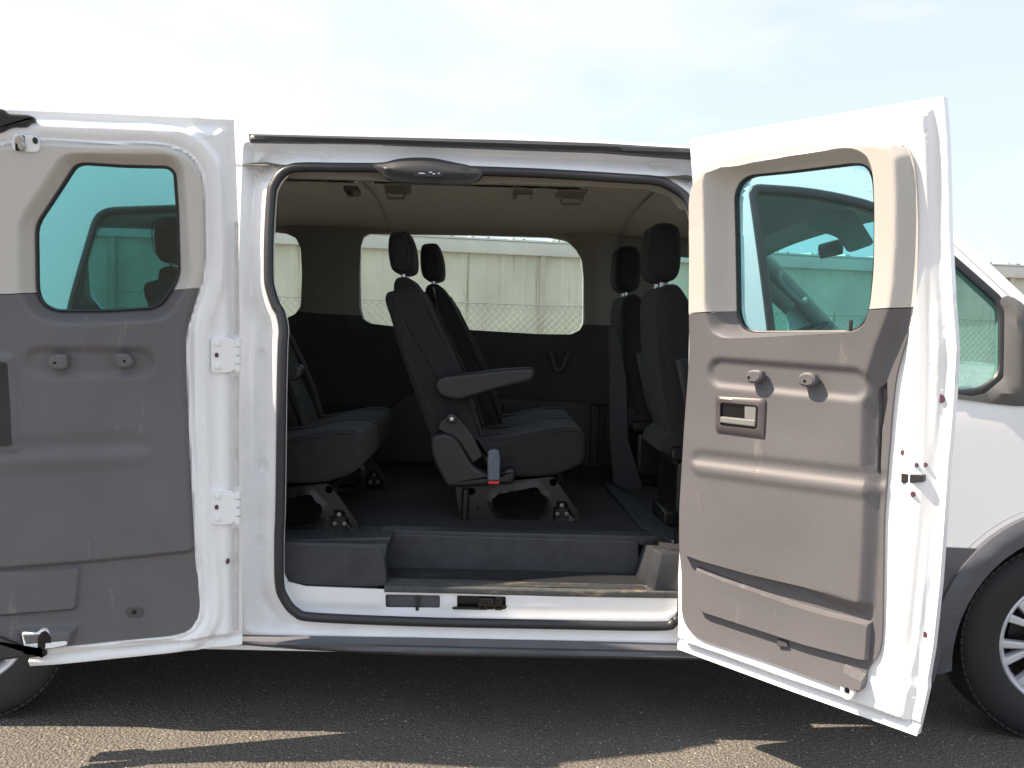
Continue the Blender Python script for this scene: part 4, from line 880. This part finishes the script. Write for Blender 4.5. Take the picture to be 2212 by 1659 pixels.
# ------------------------------------------------------------------ ground
def grid_ground():
    bm = bmesh.new(); v = [bm.verts.new(p) for p in ((-400, -60, 0), (400, -60, 0), (400, 900, 0), (-400, 900, 0))]; bm.faces.new(v); return bm
am = bpy.data.materials.new('asphalt'); am.use_nodes = True; t = am.node_tree; b = t.nodes['Principled BSDF']; n = t.nodes.new; l = t.links.new
tcn = n('ShaderNodeTexCoord'); vo = n('ShaderNodeTexVoronoi'); vo.inputs['Scale'].default_value = 95; n1 = n('ShaderNodeTexNoise'); n1.inputs['Scale'].default_value = 140; n1.inputs['Detail'].default_value = 6; n2 = n('ShaderNodeTexNoise'); n2.inputs['Scale'].default_value = 2.2; n2.inputs['Detail'].default_value = 5
for k in (vo, n1, n2): l(tcn.outputs['Object'], k.inputs['Vector'])
cr = n('ShaderNodeValToRGB'); cr.color_ramp.elements[0].position = .35; cr.color_ramp.elements[0].color = (.070, .072, .075, 1); cr.color_ramp.elements[1].position = .7; cr.color_ramp.elements[1].color = (.30, .262, .215, 1); l(n1.outputs['Fac'], cr.inputs[0])
# pale stone chips
vs_ = n('ShaderNodeTexVoronoi'); vs_.inputs['Scale'].default_value = 55; l(tcn.outputs['Object'], vs_.inputs['Vector']); lt = n('ShaderNodeMath'); lt.operation = 'LESS_THAN'; lt.inputs[1].default_value = .20; l(vs_.outputs['Distance'], lt.inputs[0])
sp_ = n('ShaderNodeSeparateColor'); l(vs_.outputs['Color'], sp_.inputs[0]); gt = n('ShaderNodeMath'); gt.operation = 'GREATER_THAN'; gt.inputs[1].default_value = .76; l(sp_.outputs[0], gt.inputs[0]); mu = n('ShaderNodeMath'); mu.operation = 'MULTIPLY'; l(lt.outputs[0], mu.inputs[0]); l(gt.outputs[0], mu.inputs[1])
m1 = n('ShaderNodeMixRGB'); m1.inputs[2].default_value = (.5, .47, .42, 1); l(mu.outputs[0], m1.inputs[0]); l(cr.outputs[0], m1.inputs[1])
m2 = n('ShaderNodeMixRGB'); m2.blend_type = 'MULTIPLY'; m2.inputs[0].default_value = .5; l(m1.outputs[0], m2.inputs[1]); l(n2.outputs['Fac'], m2.inputs[2]); l(m2.outputs[0], b.inputs['Base Color'])
ad = n('ShaderNodeMath'); ad.operation = 'ADD'; l(vo.outputs['Distance'], ad.inputs[0]); l(n1.outputs['Fac'], ad.inputs[1]); bu = n('ShaderNodeBump'); bu.inputs['Strength'].default_value = 1; bu.inputs['Distance'].default_value = .008; l(ad.outputs[0], bu.inputs['Height']); l(bu.outputs[0], b.inputs['Normal']); b.inputs['Roughness'].default_value = .9
g = finish('ground', grid_ground(), am, None, recalc=False); tag(g, kind='structure')
# loose grit lying on the asphalt beside the van
bm = bmesh.new()
for k in range(2600):
    x_, y_ = random.uniform(-2.6, 2.6), random.uniform(-.5, .7); s_ = random.uniform(.0014, .0048)*(1.5 if random.random() < .06 else 1)
    vv = [Vector((random.uniform(-1, 1), random.uniform(-1, 1), random.uniform(.1, .9))) for _ in range(6)]
    h_ = bmesh.ops.convex_hull(bm, input=[bm.verts.new((x_+q.x*s_, y_+q.y*s_, q.z*s_)) for q in vv])
bmesh.ops.delete(bm, geom=[v for v in bm.verts if not v.link_faces], context='VERTS')
gr = finish('gravel', bm, mat('grit_stone', (.5, .48, .45), .9, nscale=40, namt=.7), None, 20); tag(gr, 'loose pale grit scattered on the dark asphalt', 'gravel', kind='stuff')

# ------------------------------------------------------------------ storage building beyond the van
ax, ay, bx_, by_ = -14.0, 7.0, 26.0, 15.1
dirb = Vector((bx_-ax, by_-ay, 0)).normalized(); nb = Vector((dirb.y, -dirb.x, 0)); Lb = 41.0
bld = bpy.data.objects.new('storage_building', None); col.objects.link(bld); tag(bld, 'long pale metal storage building with ribbed walls seen through the van windows', 'building')
def bmapf(s, d, z): q = Vector((ax, ay, 0))+dirb*s+nb*d; return (q.x, q.y, z)
HB = 2.51
bm = bmesh.new(); prof_ = []
s_ = 0
while s_ < Lb:
    prof_ += [(s_, 0), (s_+.16, 0), (s_+.19, .022), (s_+.24, .022), (s_+.27, 0)]; s_ += .30
bot = [bm.verts.new(bmapf(a, d, 0)) for a, d in prof_]; top_ = [bm.verts.new(bmapf(a, d, HB)) for a, d in prof_]
for i in range(len(prof_)-1): bm.faces.new([bot[i], bot[i+1], top_[i+1], top_[i]])
e1 = [bm.verts.new(bmapf(Lb, 0, 0)), bm.verts.new(bmapf(Lb, -8, 0)), bm.verts.new(bmapf(0, -8, 0)), bm.verts.new(bmapf(0, 0, 0))]; e2 = [bm.verts.new(bmapf(Lb, 0, HB)), bm.verts.new(bmapf(Lb, -8, HB)), bm.verts.new(bmapf(0, -8, HB)), bm.verts.new(bmapf(0, 0, HB))]
for i in range(3): bm.faces.new([e1[i], e1[i+1], e2[i+1], e2[i]])
wm = mat('painted_metal_wall', (.70, .67, .54), .6, nscale=1.2, c2=(.56, .54, .44), dirt=((.33, .27, .18), 3, .6, (2.5, 2.5, .12)))
finish('wall', bm, wm, bld, recalc=False)
whm = mat('white_gutter', (.74, .74, .70), .5, nscale=3, namt=.1)
bm = bmesh.new(); prism(bm, [(.0, HB-.02), (.10, HB-.02), (.14, HB+.10), (.14, HB+.16), (0, HB+.16)], 0, Lb, .004, 1, lambda a, y, b_: bmapf(y, a, b_)); finish('gutter', bm, whm, bld)
bm = bmesh.new(); prism(bm, [(.16, HB+.165), (.16, HB+.19), (-4, HB+.36), (-8.2, HB+.19), (-8.2, HB+.165)], -.2, Lb+.2, .003, 1, lambda a, y, b_: bmapf(y, a, b_))
k = 0
while k < Lb: prism(bm, [(.15, HB+.185), (.15, HB+.215), (-4, HB+.385), (-4, HB+.355)], k, k+.05, .002, 1, lambda a, y, b_: bmapf(y, a, b_)); k += .6
finish('roof', bm, mat('metal_roof', (.70, .70, .68), .45, nscale=2, namt=.1), bld)
k = .5
while k < Lb:
    bm = bmesh.new(); P0 = bmapf(k, -.25, HB+.17)
    prism(bm, [(-.06, 0), (.06, 0), (.022, .07), (.0, .085), (-.022, .07)], 0, .05, .006, 1, lambda a, y, b_: (P0[0]+a, P0[1]+y, P0[2]+b_)); finish('snow_guard', bm, mat('dark_metal', (.05, .05, .05), .6) if 'dark_metal' not in bpy.data.materials else bpy.data.materials['dark_metal'], bld); k += .545
dpm = mat('painted_downpipe', (.56, .52, .42), .6, nscale=5, namt=.2)
for k in (2.0, 9.0, 14.9, 17.9, 23.0, 30.0, 37.0):
    bm = bmesh.new(); P0 = bmapf(k, .05, 0); rbox(bm, (P0[0], P0[1], HB/2), (.08, .06, HB), .01); finish('downpipe', bm, dpm, bld)
# chain link fence
fn = bpy.data.objects.new('chain_link_fence', None); col.objects.link(fn); tag(fn, 'low grey chain link fence standing before the ribbed storage building', 'fence')
fx, fy = -10.0, 5.2; HF = 1.66
def fmap(s, z, d=0): q = Vector((fx, fy, 0))+dirb*s+nb*d; return Vector((q.x, q.y, z))
galv = mat('galvanised_wire', (.30, .30, .26), .6, metal=.2, nscale=20, namt=.2)
bm = bmesh.new(); Lf = 26; pt_ = .085; rr_ = .0020
def wire(a, b_, r_):
    ax_ = (b_-a).normalized(); s1_ = ax_.orthogonal().normalized(); s2_ = ax_.cross(s1_); ra = []; rb2 = []
    for j in range(3):
        o_ = s1_*math.cos(j*2.094)*r_+s2_*math.sin(j*2.094)*r_; ra.append(bm.verts.new(a+o_)); rb2.append(bm.verts.new(b_+o_))
    for j in range(3): bm.faces.new([ra[j], ra[(j+1) % 3], rb2[(j+1) % 3], rb2[j]])
k = -HF
while k < Lf:
    a0, a1 = max(0, k), min(Lf, k+HF)
    wire(fmap(a0, (a0-k)+.03), fmap(a1, (a1-k)+.03), rr_); wire(fmap(a0, HF-(a0-k)+.03, .004), fmap(a1, HF-(a1-k)+.03, .004), rr_); k += pt_
finish('wire_mesh', bm, galv, fn)
finish('top_wire', tube(bmesh.new(), [tuple(fmap(0, HF+.03)), tuple(fmap(Lf, HF+.03))], .006, None, False, 6, up=(0, 0, 1)), galv, fn)
for k in np.arange(2.55, Lf, 3.0): finish('post', tube(bmesh.new(), [tuple(fmap(k, 0, -.03)), tuple(fmap(k, HF+.06, -.03))], .022, None, False, 10), galv, fn)
print('objects', len(bpy.data.objects))
